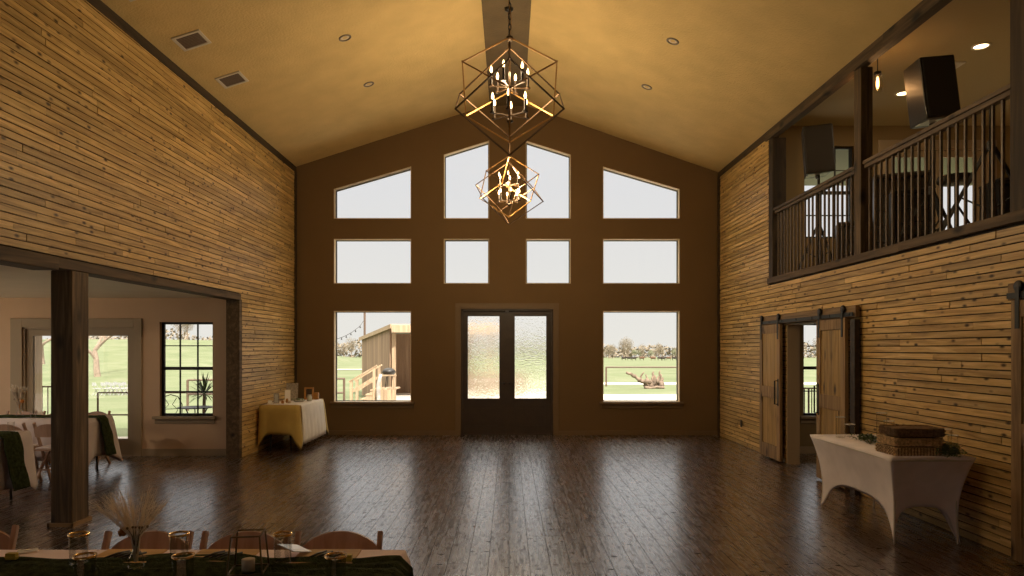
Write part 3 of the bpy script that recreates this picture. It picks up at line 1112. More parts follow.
lo = bpy.data.objects.new('lamp', l); lo.location = (0, 0, -.335); lo.parent = t; COL.objects.link(lo)

# ------------------------------------------------------------------ chandeliers
def cage(m, r, hh, rot, zc, w):
    top = Vector((0, 0, zc + hh / 2)); bot = Vector((0, 0, zc - hh / 2))
    up = [Vector((r * math.cos(rot + 2 * PI * k / 3), r * math.sin(rot + 2 * PI * k / 3), zc + hh / 6)) for k in range(3)]
    dn = [Vector((r * math.cos(rot + PI / 3 + 2 * PI * k / 3), r * math.sin(rot + PI / 3 + 2 * PI * k / 3), zc - hh / 6)) for k in range(3)]
    for k in range(3):
        m.bar(top, up[k], w); m.bar(bot, dn[k], w)
        m.bar(up[k], dn[k], w); m.bar(up[(k + 1) % 3], dn[k], w)
    for p in [top, bot] + up + dn:
        m.box(p.x - w * .6, p.x + w * .6, p.y - w * .6, p.y + w * .6, p.z - w * .6, p.z + w * .6)


def chandelier(x, y, ztop, label, glow=60, rot=0):
    """origin at the top of the cage"""
    t = empty('chandelier', (x, y, ztop), rot, label, 'chandelier', 'wire cage chandeliers on the ridge')
    m = MB(); cage(m, .42, .84, R(90), -.42, .011)
    m.build('inner_cage', GOLD, t)
    m = MB(); cage(m, .48, .86, R(30), -.51, .010)
    m.build('outer_cage', plain('bronze_cage' , (.085, .048, .022), .45, metal=.6) if 'bronze_cage' not in bpy.data.materials else bpy.data.materials['bronze_cage'], t)
    m = MB()
    m.tube([(0, 0, 0), (0, 0, -.70)], .008)
    m.lathe([(0, -.69), (.02, -.68), (.028, -.665), (.012, -.65), (0, -.65)])
    m.lathe([(0, .02), (.03, .0), (.02, -.03), (0, -.03)])
    m.build('stem', ARM, t, smooth=True)
    for zt, r0 in ((-.40, .15), (-.625, .15)):
        m = MB()
        for k in range(6):
            a = 2 * PI * k / 6 + (.2 if zt > -.5 else .45)
            c, s_ = math.cos(a), math.sin(a)
            m.bar((0, 0, zt), (r0 * c, r0 * s_, zt), .009)
            m.lathe([(0, -.004), (.02, -.002), (.022, .006), (0, .008)], c=(r0 * c, r0 * s_, zt), n=12)
        m.build('arm_ring', ARM, t)
        for k in range(6):
            a = 2 * PI * k / 6 + (.2 if zt > -.5 else .45)
            c, s_ = r0 * math.cos(a), r0 * math.sin(a)
            m = MB(); m.lathe([(0, 0), (.0095, 0), (.0095, .105), (0, .106)], c=(c, s_, zt), n=10)
            cd = m.build('candle', CANDLE, t)
            m = MB(); m.lathe([(0, .103), (.006, .108), (.0105, .124), (.0085, .142), (.003, .158), (0, .165)], c=(c, s_, zt), n=10)
            m.build('bulb', BULB, cd, smooth=True)
    for zt in (-.27, -.495):
        l = bpy.data.lights.new('candle_glow', 'POINT'); l.energy = glow * LAMP; l.color = (1, .75, .44); l.shadow_soft_size = .12
        lo = bpy.data.objects.new('lamp', l); lo.location = (0, 0, zt); lo.parent = t; COL.objects.link(lo)
    m = MB()
    L = (6.335 - ztop) / 1.0
    n = int(L / .042)
    for k in range(n):
        zc = .02 + .042 * (k + .5)
        pts = []
        for q in range(10):
            a = 2 * PI * q / 10
            u, w = .011 * math.cos(a), .028 * math.sin(a)
            pts.append((u, 0, zc + w) if k % 2 else (0, u, zc + w))
        m.tube(pts, .0033, 5, closed=True)
    m.build('chain', BLACK, t)
    m = MB(); m.lathe([(0, L - .0), (.065, L - .0), (.06, L - .025), (.02, L - .04), (0, L - .04)], n=20)
    m.build('ceiling_canopy', BLACK, t, smooth=True)
    m = MB(); m.tube([(.014 * math.sin(k * .8), .010 * math.cos(k * .8), .02 + k * L / 40) for k in range(40)], .003, 5)
    m.build('cord', GOLD, t)
    return t


chandelier(.005, 5.6, 4.165, 'large wire cage chandelier with candle bulbs, the nearer of the two', glow=32)
chandelier(.0, 9.6, 4.315, 'smaller looking wire cage chandelier in front of the gable windows, the farther one', glow=122, rot=R(14))

# ------------------------------------------------------------------ folding chairs
def folding_chair():
    t = empty('folding_chair')
    W = .43
    # backrest upright posts continue to the front feet; y+ is towards the back of the chair
    for s in (-1, 1):
        m = MB(); m.bar((s * (W / 2 - .012), -.20, 0), (s * (W / 2 - .012), .13, .772), .024, .034)
        m.build('leg', CHAIRW, t, bevel=.004)
        m = MB(); m.bar((s * (W / 2 - .045), .20, 0), (s * (W / 2 - .045), -.14, .45), .024, .034)
        m.build('leg', CHAIRW, t, bevel=.004)
    m = MB()
    n = 14
    pf, pb = [], []
    for k in range(n + 1):
        u = k / n * 2 - 1
        x = u * (W / 2 - .024)
        ztop = .688 + .074 * (1 - u * u) ** .8
        yb = .10 + .012 + .03 * (1 - u * u)
        pf.append((m.v(x, yb, .60), m.v(x, yb + .02 , ztop)))
        pb.append((m.v(x, yb + .016, .60), m.v(x, yb + .036, ztop)))
    for k in range(n):
        for A in (pf, pb):
            m.face([A[k][0], A[k + 1][0], A[k + 1][1], A[k][1]])
        m.face([pf[k][1], pf[k + 1][1], pb[k + 1][1], pb[k][1]])
        m.face([pf[k][0], pf[k + 1][0], pb[k + 1][0], pb[k][0]])
    for k in (0, n):
        m.face([pf[k][0], pf[k][1], pb[k][1], pb[k][0]])
    m.build('backrest', CHAIRW, t)
    m = MB(); m.box(-W / 2 + .03, W / 2 - .03, -.21, .17, .435, .45)
    m.build('seat_frame', CHAIRW, t, bevel=.004)
    m = MB(); m.box(-W / 2 + .045, W / 2 - .045, -.20, .155, .45, .475)
    m.build('seat_pad', LINEN_W, t, bevel=.01)
    for (y, z) in ((-.115, .2), (.115, .2)):
        m = MB(); m.bar((-W / 2 + .03, y, z), (W / 2 - .03, y, z), .018)
        m.build('stretcher', CHAIRW, t)
    return t


ch0 = folding_chair()
# far side of the foreground table, the backs towards the gable wall
fc = [(-.84, 0, 'wooden folding chair behind the foreground table, nearest its right corner'),
      (-1.30, 0, 'wooden folding chair behind the wire lantern on the foreground table'),
      (-1.78, 0, 'wooden folding chair behind the dried grass vase on the foreground table'),
      (-2.70, .2, 'wooden folding chair turned askew at the bottom left edge of the photo')]
first = True
for (x, rz, lab) in fc:
    if first:
        c = ch0; c.location = (x, 3.34, 0); tag(c, lab, 'chair', 'folding chairs behind the foreground table'); first = False
    else:
        c = dup_thing(ch0, (x, 3.34 if rz == 0 else 3.42, 0), rz, lab)
cb = [(-6.62, 8.60, 'wooden folding chair on the camera side of the far white table, leftmost one'),
      (-6.08, 8.60, 'wooden folding chair on the camera side of the far white table, under its bud vase'),
      (-5.56, 8.62, 'wooden folding chair on the camera side of the far white table, beside the rustic post')]
for (x, y, lab) in cb:
    dup_thing(ch0, (x, y, 0), PI, lab, 'folding chairs by the tables in the left room')
for (x, lab) in ((-7.03, 'folding chair top showing behind the far white table, at far left'),
                 (-6.50, 'folding chair top showing behind the far white table, left of the rustic post'),
                 (-5.97, 'folding chair top showing behind the far white table, right of the rustic post')):
    dup_thing(ch0, (x, 9.98, 0), 0, lab, 'folding chairs by the tables in the left room')


# ------------------------------------------------------------------ tables with cloths
def table_frame(x0, x1, y0, y1, label, z=.745):
    t = empty('folding_table', ((x0 + x1) / 2, (y0 + y1) / 2, 0), 0, label, 'table')
    a, b = (x1 - x0) / 2, (y1 - y0) / 2
    m = MB(); m.box(-a, a, -b, b, z - .04, z)
    m.build('tabletop', WHITEP, t, bevel=.008)
    for sx_ in (-1, 1):
        for sy in (-1, 1):
            m = MB(); m.tube([(sx_ * (a - .12), sy * (b - .08), 0), (sx_ * (a - .16), sy * (b - .08), z - .04)], .013)
            m.build('leg', BLACK, t)
    return t


def draped(name, x0, x1, y0, y1, z, drop, mat, label, cat, flare=.05, wave=.018, corner=.16, seed=1, th=0, nper=.045, group=None, sides='lrfb', drops=None, sidepad=1.0, cw=.10):
    """a cloth lying on a table top and hanging over its edges in soft folds"""
    rnd = random.Random(seed)
    m = MB()
    # perimeter points
    per = []
    def edge(ax, ay, bx, by, nx, ny, key):
        L = math.hypot(bx - ax, by - ay); n = max(4, int(L / nper))
        for k in range(n):
            f = k / n
            per.append((ax + (bx - ax) * f, ay + (by - ay) * f, nx, ny, min(f, 1 - f) * L, key))
    edge(x0, y0, x1, y0, 0, -1, 'f'); edge(x1, y0, x1, y1, 1, 0, 'r'); edge(x1, y1, x0, y1, 0, 1, 'b'); edge(x0, y1, x0, y0, -1, 0, 'l')
    rings = []
    P = len(per)
    ph = [rnd.uniform(0, 6) for _ in range(5)]
    cx, cyy = (x0 + x1) / 2, (y0 + y1) / 2
    top = []
    levels = 9
    for j in range(levels + 1):
        f = j / levels
        ring = []
        for i, (x, y, nx, ny, dc, key) in enumerate(per):
            s_ = i * nper
            d_ = (drops or {}).get(key, drop)
            cfac = math.exp(-(dc / cw) ** 2)
            dr = d_ + corner * cfac
            w = wave * f * (math.sin(s_ * 14 + ph[0]) + .6 * math.sin(s_ * 23 + ph[1]) + .5 * math.sin(s_ * 7 + ph[2]))
            k = flare * f + w + cfac * .07 * f + .012
            if dc < 1e-6:   # exact corner: push out along the diagonal
                nxx, nyy = (1 if x > cx else -1) * .7, (1 if y > cyy else -1) * .7
            else:
                q = math.exp(-dc / .12) * .6
                nxx = nx + (0 if nx else (1 if x > cx else -1) * q)
                nyy = ny + (0 if ny else (1 if y > cyy else -1) * q)
            kk = 0.0 if j == 0 else (k * sidepad if x - x0 < .02 else k)
            zz = z + .004 if j == 0 else z + .002 - dr * f
            ring.append(m.v(x + nxx * kk, y + nyy * kk, max(zz, .012)))
        rings.append(ring)
    m.face(rings[0])
    for a, b in zip(rings, rings[1:]):
        for i in range(P):
            m.face([a[i], a[(i + 1) % P], b[(i + 1) % P], b[i]])
    o = m.build(name, mat, smooth=True)
    s2 = o.modifiers.new('thick', 'SOLIDIFY'); s2.thickness = .004; s2.offset = 1
    tag(o, label, cat, group)
    return o


def runner(x0, x1, yc, wid, z, drop, label, seed=3, ends=(False, True), step=.02):
    """gauze runner lying along X, hanging over the ends"""
    rnd = random.Random(seed)
    ph = [rnd.uniform(0, 6) for _ in range(8)]
    m = MB()
    path = []
    if ends[0]:
        for k in range(20, 0, -1):
            path.append((x0 - .035, z - drop * k / 20, -1))
    n = int((x1 - x0) / .03)
    for k in range(n + 1):
        path.append((x0 + (x1 - x0) * k / n, z, 0))
    if ends[1]:
        for k in range(1, 21):
            path.append((x1 + .022 + .115 * (k / 20), z - drop * k / 20, 1))
    nv = 26
    grid = []
    for i, (x, zz, s_) in enumerate(path):
        row = []
        for j in range(nv + 1):
            v = j / nv - .5
            wv = wid * (1 + .06 * math.sin(i * .21 + ph[0]) + (.03 * math.sin(i * .5 + ph[1]))) * (.85 if s_ else 1)
            y = yc + v * wv + .012 * math.sin(i * .17 + ph[2])
            b = .009 + .007 * math.sin(v * 38 + ph[3] + .5 * math.sin(i * .15)) + .005 * math.sin(v * 71 + i * .1 + ph[4]) + .004 * math.sin(i * .6 + v * 9)
            if s_ == 0:
                row.append(m.v(x, y, zz + b + .004))
            else:
                row.append(m.v(x + s_ * b * 1.6, y, max(zz, .01)))
        grid.append(row)
    for a, b in zip(grid, grid[1:]):
        for j in range(nv):
            m.face([a[j], a[j + 1], b[j + 1], b[j]])
    o = m.build('table_runner', GAUZE, smooth=True)
    s2 = o.modifiers.new('thick', 'SOLIDIFY'); s2.thickness = .003; s2.offset = 1
    tag(o, label, 'table runner')
    return o


TZ = .75
# foreground table
table_frame(-2.95, -.50, 2.50, 3.20, 'folding table under the pinkish cloth along the bottom left of the photo', z=TZ - .008)
draped('tablecloth', -2.97, -.48, 2.48, 3.22, TZ - .006, .44, LINEN, 'pinkish white cloth on the foreground table along the bottom edge', 'tablecloth', seed=2, drops={'b': .25})
runner(-2.95, -.475, 2.87, .44, TZ, .4, 'dark green gauze runner along the foreground table', seed=5, ends=(False, True))
# left room tables
table_frame(-7.6, -5.40, 7.14, 7.84, 'folding table under white cloth at the left edge, in front of the wooden chairs', z=TZ - .008)
draped('tablecloth', -7.62, -5.38, 7.12, 7.86, TZ - .006, .52, LINEN_W, 'white cloth with a low hanging corner on the left room table nearer the camera', 'tablecloth', seed=4, corner=.10, flare=.035, wave=.022, drops={'r': .57})
runner(-7.6, -5.37, 7.50, .30, TZ, .58, 'green gauze runner hanging over the end of the nearer left room table', seed=6)
table_frame(-7.6, -5.50, 8.94, 9.64, 'folding table under white cloth by the patio door', z=TZ - .008)
draped('tablecloth', -7.62, -5.48, 8.92, 9.66, TZ - .006, .50, LINEN_W, 'white cloth on the table by the patio door, showing right of the rustic post', 'tablecloth', seed=8, corner=.15, flare=.035, wave=.022)
runner(-7.6, -5.47, 9.38, .22, TZ, .5, 'green gauze runner on the table by the patio door', seed=9)


# ---- tableware of the foreground table
def lathe_thing(name, parts, loc, label, cat, group=None, rot=None):
    t = empty(name, loc, 0, label, cat, group, rot=rot)
    for pn, prof, mat in parts:
        m = MB(); m.lathe(prof, n=28)
        m.build(pn, mat, t, smooth=True)
    return t


def tumbler_parts(h=.13, r=.04):
    return [('glass_body', [(0, .002), (r * .82, .002), (r * .86, .01), (r, h), (r - .002, h), (r * .84, .014), (0, .012)], CLEAR),
            ('gold_rim', [(r + .0012, h - .008), (r + .0015, h + .001), (r - .003, h + .001), (r - .003, h - .008)], GOLDRIM)]


tum = [((-1.825, 2.97), 'gold rimmed tumbler on the foreground table, leftmost of the back row'),
       ((-1.40, 2.97), 'gold rimmed tumbler on the foreground table, just right of the dried grass vase'),
       ((-.96, 2.97), 'gold rimmed tumbler on the foreground table, right of the wire lantern'),
       ((-1.615, 2.665), 'gold rimmed tumbler at the bottom edge, below the leftmost tumbler'),
       ((-1.24, 2.665), 'gold rimmed tumbler at the bottom edge, left of the wire lantern'),
       ((-.66, 2.665), 'gold rimmed tumbler at the bottom edge, beside the yellow favour at the right')]
t0 = None
for (x, y), lab in tum:
    zz = TZ + .002 if y > 2.9 else TZ + .012
    if y > 2.9:
        zz = TZ + .014
    if t0 is None:
        t0 = lathe_thing('tumbler', tumbler_parts(), (x, y, zz), lab, 'glass', 'gold rimmed tumblers on the foreground table')
    else:
        dup_thing(t0, (x, y, zz), 0, lab)


def setting(x, y, rz, lab1, lab2, lab3):
    m = MB(); m.rt(); m.box(-.135, .135, -.11, .11, 0, .008)
    o = m.build('placemat', KRAFT, bevel=.002); o.location = (x, y, TZ + .0005); o.rotation_euler = (0, 0, rz)
    tag(o, lab1, 'placemat', 'kraft placemats on the foreground table')
    m = MB()
    pts = []
    for k in range(4):
        xx = -.045 + .03 * k
        m.tube([(xx - .012, -.06, .005), (xx, .0, .008), (xx + .012, .055, .005)], [.004, .006, .004], 6)
    o = m.build('napkin_bundle', BLKP, smooth=True); o.location = (x + .005, y, TZ + .0085); o.rotation_euler = (0, 0, rz - .25)
    tag(o, lab2, 'napkin', 'dark napkin bundles on the placemats')


setting(-.81, 3.10, 0, 'kraft brown placemat on the foreground table, beside the white menu card', 'dark rolled napkin bundle on the placemat beside the white menu card', None)
setting(-1.27, 3.10, 0, 'kraft brown placemat on the foreground table, behind the wire lantern', 'dark rolled napkin bundle on the placemat behind the wire lantern', None)
setting(-1.70, 3.10, 0, 'kraft brown placemat on the foreground table, behind the dried grass vase', 'dark rolled napkin bundle on the placemat behind the dried grass vase', None)
m = MB(); m.box(-.045, .045, -.075, .075, 0, .004); m.box(.018, .022, -.07, .07, .004, .0046); m.box(.028, .032, -.07, .07, .004, .0046)
o = m.build('menu_card', PAPERG); o.location = (-.955, 3.12, TZ + .036); o.rotation_euler = (R(-16.5), R(14.5), R(-22))
tag(o, 'bright white menu card on the foreground table, left of the right placemat', 'card')
m = MB(); m.box(-.05, .03, -.03, .03, 0, .006)
o = m.build('folded_napkin', PAPERG); o.location = (-2.185, 3.195, TZ + .001); o.rotation_euler = (0, 0, R(30))
tag(o, 'small white folded napkin at the back edge of the foreground table', 'napkin')
for (x, y, lab) in ((-2.145, 3.02, 'small yellow wrapped favour at the left end of the foreground table'), (-.695, 3.0, 'small yellow wrapped favour at the right end of the foreground runner')):
    m = MB(); m.box(-.022, .022, -.012, .012, 0, .028); m.box(-.026, .026, -.014, .014, .010, .014)
    o = m.build('favour_box', YELLOW, bevel=.003); o.location = (x, y, TZ + .018)
    tag(o, lab, 'favour')

# wire lantern
t = empty('wire_lantern', (-1.065, 2.86, TZ + .018), R(8), 'bronze geometric wire lantern with a candle on the foreground table', 'lantern')
m = MB()
b_, tp, H = .068, .055, .155
bc = [(-b_, -b_, .006), (b_, -b_, .006), (b_, b_, .006), (-b_, b_, .006)]
tc_ = [(-tp, -tp, H), (tp, -tp, H), (tp, tp, H), (-tp, tp, H)]
for k in range(4):
    m.bar(bc[k], bc[(k + 1) % 4], .006); m.bar(tc_[k], tc_[(k + 1) % 4], .006); m.bar(bc[k], tc_[k], .006)
m.build('wire_frame', plain('bronze_wire', (.12, .075, .03), .4, metal=.8), t)
m = MB(); m.lathe([(0, 0), (.026, 0), (.026, .05), (.02, .052), (0, .05)])
m.build('candle', WAX, t, smooth=True)
m = MB()
for k in range(4):
    q = [Vector(bc[k]), Vector(bc[(k + 1) % 4]), Vector(tc_[(k + 1) % 4]), Vector(tc_[k])]
    m.face([m.v(p) for p in q])
m.build('pane', CLEAR, t)


def sprig_vase(loc, label, n=90, height=.16, vase_h=.12, seed=3, spread=.55, orange=(-.055, .0, .15), mat=STRAW, fat=.0011, plume=False, scale=1):
    rnd = random.Random(seed)
    t = empty('bud_vase', loc, 0, label, 'vase')
    m = MB()
    m.lathe([(0, .002), (.028, .003), (.033, .02), (.030, .045), (.014, .078), (.011, .105), (.016, vase_h), (.014, vase_h), (.009, .104), (.012, .078), (.028, .046), (.030, .02), (0, .008)], n=24)
    m.build('glass_body', CLEAR, t, smooth=True)
    m = MB()
    for k in range(n):
        side = rnd.choice((-1, -1, 1))
        a = side * rnd.uniform(.1, spread) if side < 0 else rnd.uniform(.05, spread * .8)
        L = height * rnd.uniform(.7, 1.12)
        b_ = rnd.uniform(-.35, .35)
        p0 = Vector((rnd.uniform(-.006, .006), rnd.uniform(-.006, .006), .03))
        p1 = Vector((p0.x + math.sin(a) * .035, b_ * .03, vase_h + .01))
        dv = Vector((math.sin(a * 1.7), b_ * .7, math.cos(a * 1.5))).normalized()
        p2 = p1 + dv * L * .6
        p3 = p1 + dv * L + Vector((math.sin(a) * .03, 0, -.004))
        m.tube([p0, p1, p2, p3], [fat, fat, fat * .8, fat * .35], 4)
        # awned head: fine hairs
        for q in range(5 if not plume else 9):
            f = rnd.uniform(.35, .95)
            pb = p1.lerp(p3, f)
            hd = (dv + Vector((rnd.uniform(-.4, .4), rnd.uniform(-.4, .4), rnd.uniform(-.15, .4)))).normalized()
            m.tube([pb, pb + hd * rnd.uniform(.02, .05) * (1 if not plume else .8)], [fat * .6, fat * .25], 3)
    m.build('dried_stems', mat, t)
    m = MB()
    ox, oy, oz = orange
    for k in range(26):
        a = rnd.uniform(0, 2 * PI); e_ = rnd.uniform(-.6, 1.2)
        dv = Vector((math.cos(a) * math.cos(e_), math.sin(a) * math.cos(e_), math.sin(e_)))
        c0 = Vector((ox, oy, oz))
        m.blob(c0 + dv * .012, .009, 1, .1, seed=k)
    m.tube([(0, 0, .06), (ox * .3, oy, vase_h), (ox, oy, oz)], .0015, 5)
    m.build('flower', ORANGE, t, smooth=True)
    m = MB()
    for k in range(8):
        a = rnd.uniform(-1, 1); p1 = Vector((a * .02, rnd.uniform(-.02, .02), vase_h + .02)); p2 = p1 + Vector((a * .03, rnd.uniform(-.02, .02), .035))
        m.tube([(0, 0, .05), p1, p2], [.0015, .002, .001], 4)
        m.blob(p2, .006, 1, .1, seed=k + 50)
    m.build('seed_heads', plain('brown_seed_heads', (.16, .10, .05), .9) if 'brown_seed_heads' not in bpy.data.materials else bpy.data.materials['brown_seed_heads'], t, smooth=True)
    t.scale = (scale,) * 3
    return t


sprig_vase((-1.545, 2.90, TZ + .016), 'clear bud vase of dried bunny tail grass and an orange flower on the foreground table', n=120, height=.20, seed=11, spread=.48, fat=.0012)
sprig_vase((-6.5, 9.30, TZ + .012), 'small vase with cream pampas plumes and an orange bloom on the far white table', n=60, height=.17, seed=4, spread=.2, mat=PAMPAS, fat=.004, plume=True, orange=(.04, -.02, .155), scale=1.35)

# chargers and small glasses on the left room tables
pl0 = None
for (x, y, lab) in ((-5.75, 7.66, 'round brown charger plate at the right end of the nearer left room table'),
                    (-5.75, 9.50, 'round brown charger plate at the right end of the table by the patio door'),
                    (-6.25, 9.52, 'round brown charger plate on the table by the patio door, right of its vase')):
    if pl0 is None:
        m = MB(); m.lathe([(0, .0), (.10, .0), (.15, .009), (.152, .013), (.10, .006), (0, .006)], n=32)
        pl0 = m.build('charger_plate', KRAFT, smooth=True); pl0.location = (x, y, TZ + .001)
        tag(pl0, lab, 'plate', 'brown chargers in the left room')
    else:
        dup_thing(pl0, (x, y, TZ + .001), 0, lab)
for (x, y, lab) in ((-5.52, 7.76, 'clear tumbler on the corner of the nearer left room table'), (-6.20, 9.12, 'clear tumbler on the far white table, right of the pampas vase')):
    m = MB(); m.lathe(tumbler_parts(.11, .036)[0][1], n=20)
    o = m.build('tumbler', CLEAR, smooth=True); o.location = (x, y, TZ + .002)
    tag(o, lab, 'glass')

# ------------------------------------------------------------------ stretch cloth table on the right
sx0, sx1, sy0, sy1, SZ = 3.22, 3.94, 5.90, 7.50, .755
t = empty('folding_table', ((sx0 + sx1) / 2, (sy0 + sy1) / 2, 0), 0, 'folding table inside the tight white stretch cover by the right wall', 'table')
a, b = (sx1 - sx0) / 2, (sy1 - sy0) / 2
m = MB(); m.box(-a + .01, a - .01, -b + .01, b - .01, SZ - .035, SZ - .002)
m.build('tabletop', WHITEP, t, bevel=.004)
for sx_ in (-1, 1):
    for sy in (-1, 1):
        m = MB(); m.tube([(sx_ * (a - .088), sy * (b - .108), .0), (sx_ * (a - .10), sy * (b - .13), SZ - .04)], .009)
        m.build('leg', WHITEP, t)
m = MB()
per = []
def edge2(ax, ay, bx, by, n):
    for k in range(n):
        f = k / n
        per.append((ax + (bx - ax) * f, ay + (by - ay) * f, f))
n1, n2 = 20, 36
edge2(sx0, sy0, sx1, sy0, n1); edge2(sx1, sy0, sx1, sy1, n2); edge2(sx1, sy1, sx0, sy1, n1); edge2(sx0, sy1, sx0, sy0, n2)
P = len(per); cx, cyy = (sx0 + sx1) / 2, (sy0 + sy1) / 2
LV = 14
rings = []
for j in range(LV + 1):
    f = j / LV
    ring = []
    for (x, y, u) in per:
        c = abs(2 * u - 1)                       # 1 at corners, 0 mid side
        zb = .305 * (1 - c ** 3.2)
        zz = SZ - (SZ - zb) * f
        g = (SZ - zz) / SZ
        ins = .075 * (1 - (1 - g) ** 2.2) + (1 - c ** 2) * .05 * math.sin(min(1, g * 1.4) * PI / 2) + .02 * math.sin(g * PI)
        ins_y = ins * 1.25
        dx = (cx - x) / a; dy = (cyy - y) / b
        ring.append(m.v(x + dx * ins * abs(dx) ** 3, y + dy * ins_y * abs(dy) ** 3, zz))
    rings.append(ring)
m.face(rings[0])
for A, B in zip(rings, rings[1:]):
    for i in range(P):
        m.face([A[i], A[(i + 1) % P], B[(i + 1) % P], B[i]])
# hem turned to the inside
hem = [m.v(v.co.x + (cx - v.co.x) * .05, v.co.y + (cyy - v.co.y) * .05, v.co.z + .03) for v in rings[-1]]
for i in range(P):
    m.face([rings[-1][i], rings[-1][(i + 1) % P], hem[(i + 1) % P], hem[i]])
o = m.build('stretch_tablecloth', SPANDEX, smooth=True)
es = o.modifiers.new('solid', 'SOLIDIFY'); es.thickness = .002
tag(o, 'tight white stretch cover with arched hems on the table by the right wall', 'tablecloth')

TT = SZ + .003
# woven trays in a stack
labs = ['bottom flat woven basket of the stack on the white stretch table', 'middle flat woven basket of the stack on the white stretch table', 'dark topmost woven basket of the stack on the white stretch table']
for k in range(3):
    hz = .068
    t = empty('woven_basket', (3.50 + .008 * k, 6.14 - .01 * k, TT + k * (hz + .014)), R(2 - 3 * k), labs[k], 'basket', 'woven baskets stacked on the white table')
    W2, D2 = .20, .15
    m = MB()
    rows = 5
    for r_ in range(rows):
        zc = .008 + r_ * (hz - .012) / (rows - 1)
        pts = []
        nn = 64
        for q in range(nn):
            u = q / nn * 4
            s_, f = int(u), u - int(u)
            cr = [(-W2, -D2), (W2, -D2), (W2, D2), (-W2, D2)]
            p, p2 = cr[s_], cr[(s_ + 1) % 4]
            x, y = p[0] + (p2[0] - p[0]) * f, p[1] + (p2[1] - p[1]) * f
            wv = .004 * (1 if (q + r_) % 2 else -1)
            k2 = 1 + wv / .2
            pts.append((x * k2, y * k2, zc))
        m.tube(pts, .0078, 6, closed=True)
    m.build('woven_side', WOVEND if k == 2 else WOVEN, t, smooth=True)
    m = MB(); m.box(-W2, W2, -D2, D2, 0, hz - .006)
    m.build('tray', WOVEND, t)
    m = MB()
    for q in range(14):
        xx = -W2 + .02 + q * (2 * W2 - .04) / 13
        m.bar((xx, -D2 - .006, 0), (xx, -D2 - .006, hz), .008, .006)
        yy = -D2 + .015 + q * (2 * D2 - .03) / 13
        m.bar((-W2 - .006, yy, 0), (-W2 - .006, yy, hz), .006, .008)
    m.build('stakes', WOVEN if k == 1 else WOVEND, t)


def cyl_vase(x, y, h, r, label, group):
    m = MB()
    m.lathe([(0, 0), (r, 0), (r, h), (r - .0025, h + .001), (r - .0025, .008), (0, .008)], n=28)
    o = m.build('cylinder_vase', CLEAR, smooth=False); o.location = (x, y, TT)
    tag(o, label, 'vase', group)
    c = MB(); c.lathe([(r + .0015, h - .003), (r + .002, h + .002), (r - .003, h + .002), (r - .003, h - .003)], n=28)
    c.build('rim_glint', GLINT_RIM, o, smooth=True)  # pale ring standing in for the glint on the glass edge
    return o


vg = 'clear cylinder vases on the white table'
cyl_vase(3.42, 7.22, .21, .045, 'taller clear cylinder vase at the far end of the white stretch table', vg)
cyl_vase(3.55, 7.28, .13, .045, 'shorter clear cylinder vase at the far end of the white stretch table', vg)
cyl_vase(3.46, 6.50, .32, .045, 'tallest clear cylinder vase just left of the woven baskets', vg)
cyl_vase(3.56, 6.56, .24, .045, 'medium clear cylinder vase behind the woven baskets', vg)
cyl_vase(3.60, 6.44, .17, .045, 'low clear cylinder vase tucked beside the woven baskets', vg)
cyl_vase(3.74, 5.98, .23, .04, 'clear cylinder vase right of the woven baskets, the taller one', vg)
cyl_vase(3.83, 6.04, .17, .04, 'clear cylinder vase right of the woven baskets, against the wall', vg)


def garland(cx_, cy_, lx, ly, hgt, n, label, name='greenery_garland', mat=FERN, seed=1, z=TT):
    rnd = random.Random(seed)
    m = MB()
    for k in range(n):
        u, v = rnd.gauss(0, .38), rnd.gauss(0, .38)
        u, v = max(-1, min(1, u)), max(-1, min(1, v))
        p = Vector((cx_ + u * lx, cy_ + v * ly, z + .005 + rnd.random() * hgt * (1 - .6 * max(abs(u), abs(v)))))
        a = rnd.uniform(0, 2 * PI); e_ = rnd.uniform(-.2, .9)
        dv = Vector((math.cos(a) * math.cos(e_), math.sin(a) * math.cos(e_), math.sin(e_)))
        sd = dv.cross(Vector((0, 0, 1))).normalized() * .009
        L = rnd.uniform(.02, .045)
        up = Vector((0, 0, .003))
        q = [p, p + dv * L * .5 + sd + up, p + dv * L, p + dv * L * .5 - sd + up]
        for w in q:
            w.x = max(XL + .06, min(XR - .04, w.x)); w.z = max(z + .001, w.z)
        m.face([m.v(w) for w in q])
    m.tube([(cx_ - lx * .8, cy_ - ly * .8, z + .008), (cx_, cy_, z + .014), (cx_ + lx * .8, cy_ + ly * .8, z + .008)], .004, 5)
    o = m.build(name, mat)
    tag(o, label, 'garland')
    return o


garland(3.52, 6.86, .10, .24, .07, 420, 'dark leafy greenery lying across the white stretch table, left of the baskets', seed=2)
garland(3.76, 5.96, .12, .13, .11, 420, 'dark leafy greenery at the near right end of the white stretch table', seed=5)

# ------------------------------------------------------------------ display table in the far left corner
table_frame(-4.02, -3.44, 11.36, 12.86, 'folding table under mustard cloth in the far left corner', z=TZ - .01)
draped('tablecloth', -4.04, -3.42, 11.34, 12.88, TZ - .008, .48, MUSTARD, 'mustard yellow cloth on the corner display table, hanging low at its corners', 'tablecloth', seed=12, corner=.24, flare=.03, wave=.012, drops={'l': .3, 'f': .46}, sidepad=.3, cw=.065)
